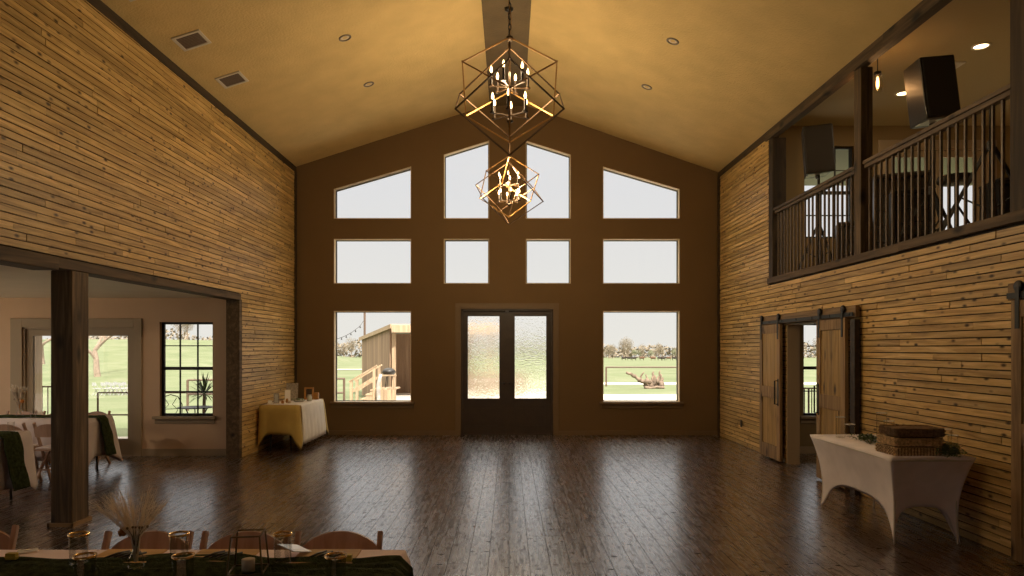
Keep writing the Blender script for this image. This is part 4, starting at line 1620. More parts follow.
# ivory overlay, hanging in pleats over the aisle side
m = MB()
n = 60
yA, yB = 11.40, 12.72
rows = []
prof = [(-4.02, .0), (-3.7, .0), (-3.46, .0), (-3.392, -.006)] + [(-3.385, -.03 - .61 * k / 8) for k in range(9)]
for (x, dz) in prof:
    row = []
    for k in range(n + 1):
        y = yA + (yB - yA) * k / n
        f = min(1, max(0, -dz / .5))
        pl = .028 * abs(math.sin(k * .33)) ** .7 * f + .03 * f
        row.append(m.v(x + pl, y + .012 * f * math.sin(k * .66), max(.03, TZ + .004 + dz)))
    rows.append(row)
for A, B in zip(rows, rows[1:]):
    for k in range(n):
        m.face([A[k], A[k + 1], B[k + 1], B[k]])
o = m.build('ivory_overlay_cloth', IVORY, smooth=True)
s2 = o.modifiers.new('thick', 'SOLIDIFY'); s2.thickness = .003; s2.offset = 1
tag(o, 'ivory pleated overlay cloth hanging over the aisle side of the corner table', 'tablecloth')
CZ = TZ + .008


def photo_frame(x, y, w, h, rz, fmat, pmat, label, lean=.16, bw=.02):
    t = empty('photo_frame', (x, y, CZ), rz, label, 'picture frame')
    M = Matrix.Rotation(-lean, 4, 'X')
    m = MB()
    f = lambda u, v, d: M @ Vector((u, d, v))
    m.holed(rect(-w / 2, w / 2, 0.001, h), [rect(-w / 2 + bw, w / 2 - bw, bw, h - bw)], f, -.008, .008)
    m.build('frame', fmat, t)
    m = MB(); m.prism(rect(-w / 2 + bw * .9, w / 2 - bw * .9, bw * .9, h - bw * .9), f, .0, .006)
    m.build('picture', pmat, t)
    m = MB(); m.bar(f(0, h * .6, .008), (0, h * .5, .003), .012, .004)
    m.build('easel_back', BLKP, t)
    return t


photo_frame(-3.86, 11.62, .09, .17, R(20), FRAMEG, CHIP, 'small grey picture frame at the near end of the corner table')
photo_frame(-3.80, 12.25, .20, .31, R(10), FRAMEG, FRAMEG, 'tall grey speckled sign board on the corner table', lean=.2)
photo_frame(-3.80, 12.02, .10, .21, R(18), WHITEP, PAPER, 'bright white sign leaning in front of the tall grey board', lean=.25, bw=.008)
photo_frame(-3.58, 12.52, .165, .22, R(4), FRAMEO, DARKPIC, 'orange wooden frame around a dark picture on the corner table', lean=.12, bw=.03)
m = MB(); m.box(-.04, .04, -.03, .03, 0, .12); m.box(-.043, .043, -.033, .033, .085, .1)
o = m.build('wooden_box', FRAMEO, bevel=.005); o.location = (-3.46, 12.58, CZ); tag(o, 'small orange wooden box right of the orange frame', 'box')
m = MB(); m.box(-.035, .035, -.004, .004, 0, .06, M=Matrix.Rotation(-.3, 4, 'X'))
o = m.build('place_card', PAPER); o.location = (-3.93, 11.50, CZ + .003); tag(o, 'little white folded card at the near corner of the corner table', 'card')
t = empty('shallow_bowl', (-3.60, 12.00, CZ), 0, 'shallow bowl of green leaves on the corner table', 'bowl')
m = MB(); m.lathe([(0, 0), (.07, .0), (.11, .03), (.107, .032), (.068, .006), (0, .006)], n=28); m.build('bowl_body', CHIP, t, smooth=True)
m = MB()
rnd = random.Random(5)
for k in range(160):
    a = rnd.uniform(0, 2 * PI); r_ = rnd.uniform(0, .1); z_ = rnd.uniform(.02, .055)
    p = Vector((r_ * math.cos(a), r_ * math.sin(a), z_)); q = rnd.uniform(0, 6.28); dv = Vector((math.cos(q), math.sin(q), rnd.uniform(-.1, .6))) * .03
    sd = Vector((-math.sin(q), math.cos(q), 0)) * .008
    m.face([m.v(p), m.v(p + dv * .5 + sd), m.v(p + dv), m.v(p + dv * .5 - sd)])
m.build('leaves', plain('pale_green_leaves', (.18, .26, .12), .7), t)
t = empty('glass_jar', (-3.47, 12.17, CZ), 0, 'pale glass jar right of the leafy bowl on the corner table', 'jar')
m = MB(); m.lathe([(0, 0), (.04, 0), (.043, .01), (.043, .075), (.034, .09), (.034, .1), (0, .1)], n=20); m.build('jar_body', plain('pale_jar', (.5, .52, .46), .3), t, smooth=True)
m = MB(); m.lathe([(0, .1), (.037, .1), (.037, .112), (0, .113)], n=20); m.build('lid', CHIP, t)
for (x, y, h, r_, lab) in ((-3.76, 11.62, .05, .022, 'small brown votive candle beside the small grey picture frame'),
                           (-3.66, 11.66, .04, .026, 'small brown dish between the grey picture frame and the leafy bowl'),
                           (-3.74, 11.80, .07, .02, 'small amber bottle in front of the white leaning sign')):
    m = MB(); m.lathe([(0, 0), (r_, 0), (r_ * 1.1, h * .6), (r_ * .8, h), (r_ * .7, h), (r_ * .9, h * .6), (0, h * .4)], n=16)
    o = m.build('votive_candle', FRAMEO if h != .04 else WAX, smooth=True); o.location = (x, y, CZ); tag(o, lab, 'candle' if h != .04 else 'dish')

# ------------------------------------------------------------------ loft equipment
def tripod(x, y, zf, ztop, label, spread=.42, collar=.62, rot=0, r=.017):
    t = empty('speaker_stand', (x, y, zf), rot, label, 'speaker stand')
    m = MB(); m.tube([(0, 0, .08), (0, 0, ztop - zf)], r); m.build('pole', BLACK, t)
    m = MB(); m.lathe([(0, -.03), (.035, -.03), (.035, .05), (.025, .06), (0, .06)], c=(0, 0, collar)); m.build('collar', BLKP, t)
    for k in range(3):
        a = 2 * PI * k / 3 + .3
        c, s_ = math.cos(a), math.sin(a)
        m = MB(); m.bar((c * .03, s_ * .03, collar), (c * spread, s_ * spread, .015), .022, .03); m.build('leg', BLACK, t)
        m = MB(); m.bar((0, 0, .18), (c * spread * .55, s_ * spread * .55, collar * .45), .012, .016); m.build('brace', BLACK, t)
    return t


def speaker(x, y, z, rz, tilt, label):
    t = empty('loudspeaker', (x, y, z), 0, label, 'speaker', 'black loudspeakers in the loft', rot=(Matrix.Rotation(tilt, 3, 'Y') @ Matrix.Rotation(rz, 3, 'Z')).to_euler())
    # front faces -Y in local space; tapered back
    w, h, dd = .20, .66, .19
    m = MB()
    pl = [(-w, -dd), (w, -dd), (w * .66, dd), (-w * .66, dd)]
    m.prism(pl, lambda u, v, d: (u, v, d), 0, h)
    m.build('cabinet', BLKP, t, bevel=.018)
    m = MB(); m.box(-w + .02, w - .02, -dd - .012, -dd + .004, .03, h - .03)
    m.build('grille', GRILLE, t, bevel=.008)
    m = MB(); m.lathe([(0, -.05), (.03, -.05), (.035, 0), (0, 0)], n=16); m.build('pole_cup', BLKP, t)
    m = MB(); m.box(-w + .05, w - .09, -dd + .04, dd - .12, -.006, .002); m.build('underside_glint', CHIP, t)  # added pale plate, painting the light that catches the glossy underside
    m = MB(); m.box(-.08, .08, dd - .002, dd + .004, .12, .34); m.build('connector_plate', CHIP, t)
    return t


tripod(4.60, 7.62, LOFT, 4.10, 'black tripod stand under the large tilted speaker in the loft')
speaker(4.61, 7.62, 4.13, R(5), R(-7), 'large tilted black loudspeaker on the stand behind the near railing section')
tripod(4.36, 9.85, LOFT, 4.08, 'black tripod stand under the smaller looking far loft speaker', spread=.3)
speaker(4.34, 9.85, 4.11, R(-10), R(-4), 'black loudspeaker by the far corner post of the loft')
tripod(4.42, 6.42, LOFT, 3.95, 'empty black tripod stand with wide legs behind the near railing section', spread=.46, collar=.76, rot=-.3)


def rack_case(x, y, w, dd, h, n, rz, label):
    t = empty('equipment_case', (x, y, LOFT + .004), rz, label, 'equipment case')
    m = MB(); m.holed(rect(-w / 2, w / 2, 0, h), [rect(-w / 2 + .03, w / 2 - .03, .04, h - .04)], lambda u, v, d: (u, d, v), -dd / 2, dd / 2)
    m.box(-w / 2 + .02, w / 2 - .02, dd / 2 - .02, dd / 2 - .01, .03, h - .03)
    m.build('case', BLKP, t, bevel=.006)
    for k in range(n):
        z0 = .045 + k * (h - .09) / n
        m = MB(); m.box(-w / 2 + .035, w / 2 - .035, -dd / 2 + .02, dd / 2 - .04, z0, z0 + (h - .09) / n - .012)
        m.tube([(w * .3, -dd / 2 + .022, z0 + .05), (w * .3, -dd / 2 - .004, z0 + .05)], .018)
        m.build('amplifier', GRILLE, t)
    m = MB(); m.box(-w / 2 - .004, w / 2 + .004, -dd / 2 - .004, dd / 2 + .004, h, h + .018)
    m.build('lid', plain('case_edge' + str(n), (.07, .06, .05), .4), t)
    return t


rack_case(4.95, 8.85, .62, .5, 1.06, 5, R(-25), 'tall black amplifier case in the loft, right of the middle post')
rack_case(4.92, 9.92, .5, .42, .66, 3, R(-20), 'low black amplifier case in the loft, left of the middle post')
rack_case(4.68, 8.15, .42, .4, .72, 4, R(-20), 'black amplifier case in the loft in front of the tallest one')
rack_case(5.02, 7.0, .40, .4, .56, 2, R(-10), 'low black case in the loft beside the near corner post')
# drum-like stool
t = empty('drum_stool', (4.50, 7.05, LOFT), 0, 'round black drum stool in the loft beneath the tilted speaker', 'stool')
m = MB(); m.lathe([(0, .58), (.16, .58), (.17, .61), (.16, .65), (0, .66)]); m.build('seat', BLKP, t, smooth=True)
m = MB(); m.tube([(0, 0, .12), (0, 0, .58)], .016); m.build('pole', BLACK, t)
for k in range(3):
    a = 2 * PI * k / 3
    m = MB(); m.bar((0, 0, .38), (math.cos(a) * .25, math.sin(a) * .25, .01), .016); m.build('leg', BLACK, t)

# ------------------------------------------------------------------ outside
def gz(x, y):
    z = -.16
    z -= .0098 * max(0, y - 40)
    if y > 15 and x / y < -.30:
        sm = lambda a, b, t: (lambda q: q * q * (3 - 2 * q))(min(1, max(0, (t - a) / (b - a))))
        z += min(1, (-x / y - .30) / .08) * (-1.15 * sm(18, 42, y) + 5.5 * sm(50, 130, y))
    return z


m = MB()
xs = [-400, -200, -120, -80, -60, -45, -35, -28, -22, -18, -14, -8, 0, 8, 16, 30, 60, 100, 180, 400]
ys = [-30, 0, 14, 20, 26, 32, 38, 44, 50, 60, 75, 95, 120, 160, 210, 280, 380, 520]
g = [[m.v(x, y, gz(x, y)) for x in xs] for y in ys]
for i in range(len(ys) - 1):
    for j in range(len(xs) - 1):
        m.face([g[i][j], g[i][j + 1], g[i + 1][j + 1], g[i + 1][j]])
struct(m.build('ground', GRASS, smooth=True))
m = MB()
m.box(-3.6, 8.2, 13.66, 27.4, -.22, -.13)
m.box(-5.4, -3.6, 13.66, 19, -.22, -.13)
m.box(-12, XL - .3, 11.1, 13.66, -.2, -.05)
m.box(-22, -10.2, -6, 12, -.22, -.12)
m.box(XR + .3, 10, 11.35, 13.66, -.2, -.05)
struct(m.build('path_patio', CONC))
m = MB()
for (x0, x1, y0, y1) in ((-2, 60, 35.2, 37.0),):
    m.box(x0, x1, y0, y1, -.3, -.135)
struct(m.build('path_gravel', CONC))
m = MB()
for k in range(10):
    xa, xb = -45 + k * 3.5, -41.5 + k * 3.5
    q = [m.v(xa, 66, gz(xa, 66) + .06), m.v(xb, 66, gz(xb, 66) + .06), m.v(xb, 69, gz(xb, 69) + .06), m.v(xa, 69, gz(xa, 69) + .06)]
    m.face(q)
struct(m.build('road', CONC))

# porch of the left room and balcony of the loft
m = MB(); m.box(-11, XL - .3, 11.1, 13.9, 2.42, 2.55); struct(m.build('roof_porch_left', SIDING))
m = MB(); m.box(XR + .3, 9.5, 11.35, 14.4, 5.02, 5.15); struct(m.build('roof_balcony', plain('green_soffit', (.12, .12, .07), .7)))
m = MB(); m.box(XR + .3, 9.5, 11.35, 13.5, 2.52, 2.68); struct(m.build('slab_balcony', SIDING))
for (x, y, lab) in ((-8.90, 13.1, 'pale wooden porch post seen through the patio door left of the rustic post'),):
    m = MB(); m.rt(); m.box(-.1, .1, -.1, .1, -.1, 2.42); m.box(-.1, .42, -.09, .09, 2.2, 2.42)
    o = m.build('porch_post', PALEW); o.location = (x, y, 0); tag(o, lab, 'post')


def metal_fence(p0, p1, h, step, label, rails=(1.0,), r=.03, mat=RUST, balusters=0, name='metal_fence', zz=None, wires=0):
    p0, p1 = Vector((*p0, 0)), Vector((*p1, 0))
    L = (p1 - p0).length
    t = empty(name, (p0.x, p0.y, gz(p0.x, p0.y) if zz is None else zz), 0, label, 'fence')
    dv = (p1 - p0).normalized()
    ez = lambda k: (gz(p0.x + dv.x * k, p0.y + dv.y * k) - gz(p0.x, p0.y)) if zz is None else 0
    k = 0
    while k <= L + .01:
        m = MB(); q = dv * k; m.tube([(q.x, q.y, ez(k)), (q.x, q.y, ez(k) + h)], r, 6); m.build('post', mat, t)
        k += step
    for f in rails:
        m = MB(); m.tube([(dv.x * k, dv.y * k, ez(k) + h * f) for k in (0, L / 2, L)], r * .9, 6); m.build('rail', mat, t)
    if wires:
        m = MB()
        for w in range(1, wires):
            m.tube([(dv.x * k, dv.y * k, ez(k) + h * w / wires) for k in (0, L / 2, L)], .006, 4)
        m.build('wire_mesh', mat, t)
    if balusters:
        m = MB(); k = balusters
        while k < L:
            q = dv * k; m.tube([(q.x, q.y, .1), (q.x, q.y, h)], .011, 5); k += balusters
        m.build('balusters', mat, t)
    return t


metal_fence((4.65, 33.5), (16.2, 33.5), .92, 11.5, 'thin brown pipe fence crossing the lawn behind the fallen log', r=.045)
metal_fence((-9.55, 20.8), (-4.88, 20.8), .93, 1.55, 'brown pipe fence left of the wooden stairs in the left gable window', rails=(1.0, .55), r=.035)
metal_fence((-10.5, 13.6), (-8.2, 13.6), .98, 2.3, 'dark porch railing with thin bars behind the porch post', rails=(1.0, .12), r=.02, balusters=.11, zz=-.05, name='porch_railing')
metal_fence((-8.0, 13.62), (-4.5, 13.62), .86, 1.16, 'dark porch railing seen through the patio door and the grid window', rails=(1.0, .5), r=.018, zz=-.05, name='porch_railing')
metal_fence((4.6, 13.55), (9.4, 13.55), .95, 1.2, 'dark porch railing seen through the doorway window on the right', rails=(1.0, .12), r=.018, balusters=.14, zz=-.05, name='porch_railing')


# trees
def bare_tree(name, loc, H, label, seed, spread=1.0, depth=5, mat=BARK, cat='tree', lean=0):
    rnd = random.Random(seed)
    m = MB()
    def grow(p, dv, L, r, k):
        n = 3
        pts = [p]; q = p.copy(); d2 = dv.copy()
        for i in range(n):
            d2 = (d2 + Vector((rnd.uniform(-.25, .25), rnd.uniform(-.25, .25), rnd.uniform(-.1, .15)))).normalized()
            q = q + d2 * L / n
            pts.append(q.copy())
        m.tube(pts, [r, r * .88, r * .76, r * .62], max(3, 7 - (depth - k)), cap=False)
        if k <= 0:
            return
        for b in range(rnd.choice((2, 3)) if k < depth else 3):
            a = rnd.uniform(0, 2 * PI)
            nd = (d2 * .8 + Vector((math.cos(a), math.sin(a), rnd.uniform(-.1, .5))) * .85 * spread).normalized()
            grow(pts[-1] if b < 2 else pts[-2], nd, L * rnd.uniform(.65, .85), r * .58, k - 1)
    t = empty(name, loc, 0, label, cat)
    grow(Vector((0, 0, -.1)), Vector((lean, 0, 1)).normalized(), H * .28, H * .032, depth)
    m.build('trunk_and_branches', mat, t)
    return t


bare_tree('bare_tree', (-38.2, 65, gz(-38.2, 65)), 9.5, 'spreading bare tree on the slope seen through the patio door', 3, spread=1.25, depth=6)
bare_tree('bare_tree', (-52, 78, gz(-52, 78)), 8.5, 'bare tree seen through the patio door left of the rustic post', 9, spread=1.1, depth=5)


def crown_tree(seed, mat, H=8.0, W=4.2):
    rnd = random.Random(seed)
    t = empty('distant_tree')
    m = MB(); m.tube([(0, 0, -.3), (.1, .05, H * .3), (.15, 0, H * .6)], [.22, .16, .07], 6)
    for k in range(7):
        a = rnd.uniform(0, 6.28); m.tube([(.1, 0, H * rnd.uniform(.25, .5)), (math.cos(a) * W * .4, math.sin(a) * W * .4, H * rnd.uniform(.6, .85))], [.09, .03], 4)
    m.build('trunk', BARK, t)
    m = MB()
    for k in range(1500):
        a = rnd.uniform(0, 6.28); c = rnd.uniform(-1, 1); r_ = rnd.random() ** .45
        s_ = math.sqrt(1 - c * c)
        lump = 1 + .25 * math.sin(a * 3 + seed) * math.sin(c * 4)
        p = Vector((math.cos(a) * s_ * W * .55 * r_ * lump, math.sin(a) * s_ * W * .55 * r_ * lump, H * .62 + c * H * .38 * r_ * lump))
        d1 = Vector((rnd.uniform(-1, 1), rnd.uniform(-1, 1), rnd.uniform(-1, 1))).normalized() * rnd.uniform(.18, .36)
        d2 = d1.cross(Vector((rnd.uniform(-1, 1), rnd.uniform(-1, 1), 1)))  .normalized() * .09
        m.face([m.v(p - d1), m.v(p + d2), m.v(p + d1)])
    m.build('crown', mat, t)
    return t


protos = [crown_tree(1, HAZETREE), crown_tree(2, HAZETREE, 9.0, 5.0), crown_tree(3, HAZETREEG, 6.5, 4.5)]
LT = ['hazy bare-branched tree across the pasture', 'taller hazy tree across the pasture', 'greenish tree across the pasture']
for p, l in zip(protos, LT):
    tag(p, l, 'tree', 'trees across the pasture')
rnd = random.Random(21)
spots = []
# seen through the right gable window
for k in range(17):
    spots.append((rnd.uniform(38, 78), rnd.uniform(262, 330), rnd.uniform(.5, .8), rnd.choice((0, 0, 1, 2))))
spots += [(47, 250, 1.15, 0), (41, 250, .95, 0), (62, 256, .6, 0), (43.8, 258, 1.0, 0)]
# left gable window, doors
for k in range(9):
    spots.append((rnd.uniform(-82, -52), rnd.uniform(280, 330), rnd.uniform(.8, 1.2), rnd.choice((0, 0, 1))))
for k in range(8):
    spots.append((rnd.uniform(-20, 24), rnd.uniform(280, 330), rnd.uniform(.8, 1.2), rnd.choice((0, 0, 1, 2))))
# left room window and patio door: on the slope
for k in range(22):
    spots.append((rnd.uniform(-118, -55), rnd.uniform(108, 150), rnd.uniform(.45, .75), rnd.choice((0, 0, 1))))
# right room window
for k in range(8):
    spots.append((rnd.uniform(118, 150), rnd.uniform(262, 320), rnd.uniform(.8, 1.3), rnd.choice((0, 1, 2))))
used = set()


def tree_label(k, x, y):
    q = x / y
    w = ('the left room glass' if q < -.33 else 'the left gable window' if q < -.12 else 'the rippled entrance doors' if q < .12
         else 'the right gable window' if q < .33 else 'the window past the barn doors')
    return LT[k] + ', seen through ' + w


kept = []
for q in spots[::-1]:
    if all(math.hypot(q[0] - w[0], q[1] - w[1]) > 3.3 * (q[2] + w[2]) for w in kept):
        kept.append(q)
for (x, y, s_, k) in kept:
    z = gz(x, y)
    if k not in used:
        used.add(k); o = protos[k]
        o.location = (x, y, z); o.scale = (s_,) * 3; o['label'] = tree_label(k, x, y)
    else:
        dup_thing(protos[k], (x, y, z), rnd.uniform(0, 6.28), tree_label(k, x, y), scale=(s_,) * 3)
# continuous woodland far behind
m = MB()
rnd = random.Random(8)
for k in range(16000):
    x = rnd.uniform(-330, 330)
    y = 370 + rnd.uniform(-8, 8)
    top = 7.0 + 2.2 * math.sin(x * .06) + 1.6 * math.sin(x * .17 + 1) + rnd.uniform(-.6, .6)
    p = Vector((x, y, gz(x, y) + rnd.random() * top))
    d1 = Vector((rnd.uniform(-1, 1), rnd.uniform(-1, 1), rnd.uniform(-1, 1))).normalized() * rnd.uniform(.5, 1.1)
    d2 = d1.cross(Vector((rnd.uniform(-1, 1), rnd.uniform(-1, 1), 1))).normalized() * .6
    m.face([m.v(p - d1), m.v(p + d2), m.v(p + d1), m.v(p - d2)])
o = m.build('woodland', HAZETREE)
tag(o, 'long hazy woodland along the horizon beyond the pasture', 'woodland', kind='stuff')


# cows
def cow(mat):
    t = empty('cow')
    m = MB()
    # trunk, neck and head in one skin
    sec = [(-1.0, .98, .16, .20), (-.9, 1.02, .27, .33), (-.5, 1.0, .33, .40), (0, .96, .35, .43), (.5, 1.0, .32, .42), (.8, 1.06, .24, .34), (1.0, 1.14, .15, .24), (1.2, 1.2, .12, .17), (1.38, 1.14, .12, .15), (1.6, 1.0, .08, .10), (1.68, .95, .05, .06)]
    n = 12; rings = []
    for (x, z, w, h) in sec:
        rings.append([m.v(x, w * math.cos(2 * PI * k / n), z + h * math.sin(2 * PI * k / n)) for k in range(n)])
    for A, B in zip(rings, rings[1:]):
        for k in range(n):
            m.face([A[k], A[(k + 1) % n], B[(k + 1) % n], B[k]])
    m.face(rings[0][::-1]); m.face(rings[-1])
    for x, fwd in ((-.75, -1), (.65, 1)):
        for s_ in (-1, 1):
            m.tube([(x, s_ * .18, .85), (x + .06 * fwd, s_ * .2, .48), (x, s_ * .2, .25), (x + .03, s_ * .2, 0)], [.15, .075, .055, .065], 6)
    m.tube([(-1.0, 0, 1.1), (-1.1, 0, .8), (-1.1, 0, .45)], [.03, .02, .04], 5)
    for s_ in (-1, 1):
        m.tube([(1.25, s_ * .1, 1.26), (1.22, s_ * .26, 1.27)], [.04, .02], 5)
    m.build('body', mat, t, smooth=True)
    return t


cd_, cb_ = cow(COWD), cow(COWB)
tag(cd_, '', 'cow', 'cattle grazing on the pasture'); tag(cb_, '', 'cow', 'cattle grazing on the pasture')
cows = [(624, 0, 0, 'leftmost dark cow of the herd on the pasture'), (629, 1, 0, 'dark cow standing next to the leftmost of the herd'),
        (634, 0, 2, 'dark cow third from the left of the herd'), (642, 0, 1, 'brown cow standing alone left of the herd middle'),
        (653, 1, 1, 'brown cow just right of the herd middle'), (660, 0, 0, 'left dark cow of the pair right of the herd middle'),
        (663.5, 2, 0, 'right dark cow of the pair right of the herd middle'), (668.5, 1, 1, 'brown cow second from the right of the herd'),
        (674.5, 0, 0, 'rightmost dark cow of the herd on the pasture')]
du = {0: False, 1: False}
for (px, rr, kind, lab) in cows:
    kd = 1 if kind == 1 else 0
    src = (cd_, cb_)[kd]
    y = 185 + 5 * math.sin(px)
    x = (px - 509) / 700 * y
    rz = (0.1, 2.8, .5)[rr]
    if not du[kd]:
        du[kd] = True; src.scale = (.68,) * 3; src.location = (x, y, gz(x, y)); src.rotation_euler = (0, 0, rz); src['label'] = lab
    else:
        dup_thing(src, (x, y, gz(x, y)), rz, lab, scale=(.68,) * 3)

# fallen log with forked stump
t = empty('fallen_log', (5.95, 31.8, -.16), 0, 'bleached forked fallen log lying on the lawn in the right gable window', 'log')
m = MB()
rnd = random.Random(2)
def gnarl(p0, p1, r0, r1, n=9, amp=.05):
    pts, rad = [], []
    for k in range(n):
        f = k / (n - 1)
        p = Vector(p0).lerp(Vector(p1), f) + Vector((rnd.uniform(-amp, amp), rnd.uniform(-amp, amp), rnd.uniform(-amp, amp) * .6))
        pts.append(p); rad.append((r0 + (r1 - r0) * f) * rnd.uniform(.6, 1.0))
    m.tube(pts, rad, 9)
gnarl((.45, 0, .10), (-1.0, -.1, .78), .19, .06, 14, .06)
gnarl((-.35, .05, .30), (-.05, .0, .78), .09, .03, 8)
gnarl((.1, 0, .14), (.95, .1, .30), .22, .17, 9, .07)
for (x_, h_, r_) in ((.22, .66, .09), (.42, .80, .12), (.60, .62, .13), (.74, .84, .09), (.90, .70, .11), (.98, .5, .08)):
    gnarl((x_, .05, .1), (x_ + rnd.uniform(-.1, .12), rnd.uniform(-.1, .1), h_), r_ * 1.3, r_ * .45, 8, .05)
for k in range(9):
    m.blob((.1 + .1 * k, rnd.uniform(-.15, .1), rnd.uniform(.08, .4)), rnd.uniform(.09, .16), 2, .25, seed=k)
gnarl((.0, -.2, .05), (1.0, -.25, .07), .10, .07, 9)
m.build('log_body', DRIFT, t, smooth=True)
t.location.x = 6.15
t.scale = (.84, .9, .95)

# ---- open timber shed
t = empty('timber_shed', (0, 0, 0), 0, 'open fronted timber shed with a sloping roof in the left gable window', 'shed')
A = (-3.70, 22.0); B = (-5.75, 27.6); C_ = (-.6, 22.8)
dAB = Vector((B[0] - A[0], B[1] - A[1])); dAC = Vector((C_[0] - A[0], C_[1] - A[1]))
D_ = (C_[0] + dAB.x, C_[1] + dAB.y)
def wallseg(m, p, q, z0, z1a, z1b, th=.05, pitch=.3):
    d_ = Vector((q[0] - p[0], q[1] - p[1])); L = d_.length; d_ /= L
    nn = Vector((-d_.y, d_.x))
    n = max(1, int(L / pitch))
    for k in range(n):
        a, b = k * L / n + .001, (k + 1) * L / n - .001
        za, zb = z1a + (z1b - z1a) * a / L, z1a + (z1b - z1a) * b / L
        m.rt()
        P = []
        for s_ in (0, th):
            for (u, z) in ((a, z0), (b, z0), (b, zb), (a, za)):
                P.append(m.v(p[0] + d_.x * u + nn.x * s_, p[1] + d_.y * u + nn.y * s_, z))
        for f in ((0, 1, 2, 3), (7, 6, 5, 4), (0, 4, 5, 1), (1, 5, 6, 2), (2, 6, 7, 3), (3, 7, 4, 0)):
            m.face([P[i] for i in f])
m = MB(); wallseg(m, A, B, -.2, 2.30, 2.02); m.build('side_wall', SIDING, t)
V_ = .42
m = MB(); wallseg(m, (A[0] + dAB.x * V_, A[1] + dAB.y * V_), (C_[0] + dAB.x * V_, C_[1] + dAB.y * V_), .1, 2.18, 2.18); m.build('rear_wall', SIDING, t)
m = MB(); wallseg(m, (C_[0] + dAB.x * .55, C_[1] + dAB.y * .55), D_, -.2, 2.15, 2.02); m.build('side_wall', SIDING, t)
def roofpt(u, v, z): return (A[0] + dAC.x * u + dAB.x * v, A[1] + dAC.y * u + dAB.y * v, z)
m = MB()
q = [roofpt(-.03, -.09, 2.36), roofpt(1.05, -.09, 2.36), roofpt(1.05, 1.05, 2.04), roofpt(-.03, 1.05, 2.04)]
lo = [m.v(p) for p in q]; hi = [m.v(p[0], p[1], p[2] + .06) for p in q]
m.face(lo[::-1]); m.face(hi)
for i in range(4):
    m.face([lo[i], lo[(i + 1) % 4], hi[(i + 1) % 4], hi[i]])
m.build('roof', ROOFM, t)
m = MB(); m.bar(roofpt(-.03, -.095, 2.27), roofpt(1.05, -.095, 2.27), .04, .22); m.build('fascia', PALEW, t)
m = MB(); m.bar(roofpt(-.035, -.09, 2.35), roofpt(-.035, 1.05, 2.03), .04, .13); m.build('rake_board', PALEW, t)
for u in (0.02, .98):
    m = MB(); m.rt(); p = roofpt(u, -.02, 0); m.box(p[0] - .055, p[0] + .055, p[1] - .055, p[1] + .055, -.2, 2.2); m.build('post', PALEW, t)
m = MB()
q = [roofpt(0, 0, 0), roofpt(1, 0, 0), roofpt(1, 1, 0), roofpt(0, 1, 0)]
lo = [m.v(p[0], p[1], -.2) for p in q]; hi = [m.v(p[0], p[1], .1) for p in q]
m.face(lo[::-1]); m.face(hi)
for i in range(4):
    m.face([lo[i], lo[(i + 1) % 4], hi[(i + 1) % 4], hi[i]])
m.build('slab', CONC, t)

# ---- wooden stairs by the shed
t = empty('wooden_stairs', (-4.48, 19.6, -.15), 0, 'small pale wooden staircase with handrails in front of the timber shed', 'stairs')
for yy in (0, .75):
    m = MB(); m.prism([(0, 0), (.18, 0), (.80, .50), (.80, .68), (.68, .68)], lambda u, v, d: (u, d, v), yy, yy + .04)
    m.build('stringer', PALEW, t)
    m = MB(); m.rt(); m.bar((.06, yy + .02, 0), (.06, yy + .02, .92), .07); m.build('post', PALEW, t)
    m = MB(); m.rt(); m.bar((.70, yy + .02, 0), (.70, yy + .02, 1.30), .07); m.build('post', PALEW, t)
    m = MB(); m.rt(); m.bar((.0, yy + .02, .88), (.78, yy + .02, 1.34), .09, .04); m.build('handrail', PALEW, t)
    m = MB(); m.rt(); m.bar((.04, yy + .02, .58), (.70, yy + .02, 1.0), .03, .07); m.build('handrail', PALEW, t)
for k in range(5):
    m = MB(); m.rt(); m.box(.06 + k * .135, .24 + k * .135, -.02, .81, .13 + k * .125, .165 + k * .125); m.build('tread', PALEW, t)
t = empty('wooden_deck', (-3.66, 19.6, -.15), 0, 'low boarded deck with a top rail at the head of the wooden stairs', 'deck')
m = MB()
for k in range(4):
    m.rt(); m.box(.02 + k * .12, .13 + k * .12, 0, .8, .66, .70)
m.build('deck_boards', PALEW, t)
m = MB()
for k in range(4):
    m.rt(); m.box(.02 + k * .12, .13 + k * .12, -.02, .0, 0, .66)
m.build('skirt_boards', PALEW, t)
for x in (.06, .44):
    m = MB(); m.rt(); m.bar((x, .02, .0), (x, .02, 1.06), .06); m.build('post', PALEW, t)
m = MB(); m.rt(); m.bar((.0, .02, 1.06), (.5, .02, 1.06), .09, .04); m.build('rail', PALEW, t)
t = empty('kettle_grill', (-3.44, 20.05, .556), 0, 'dark round kettle grill standing on the wooden deck', 'grill')
m = MB(); m.lathe([(0, .30), (.12, .32), (.19, .42), (.20, .44), (.15, .52), (.04, .56), (0, .56)], n=20); m.build('kettle', BLKP, t, smooth=True)
for k in range(3):
    a = 2 * PI * k / 3
    m = MB(); m.tube([(math.cos(a) * .16, math.sin(a) * .16, 0), (math.cos(a) * .09, math.sin(a) * .09, .35)], .012, 6); m.build('leg', BLACK, t)
t = empty('garden_bench', (-.35, 20.6, -.13), 0, 'brown slatted wooden bench blurred behind the rippled glass doors', 'bench')
for s_ in (-1, 1):
    m = MB(); m.rt(); m.bar((s_ * .8, -.25, 0), (s_ * .8, -.25, .62), .07); m.build('leg', BARK, t)
    m = MB(); m.rt(); m.bar((s_ * .8, .2, 0), (s_ * .8, .28, 1.05), .07); m.build('leg', BARK, t)
m = MB()
for k in range(4):
    m.box(-.85, .85, -.25 + k * .12, -.15 + k * .12, .42, .45)
m.build('seat', BARK, t)
m = MB()
for k in range(4):
    m.box(-.85, .85, .22, .25, .55 + k * .13, .65 + k * .13)
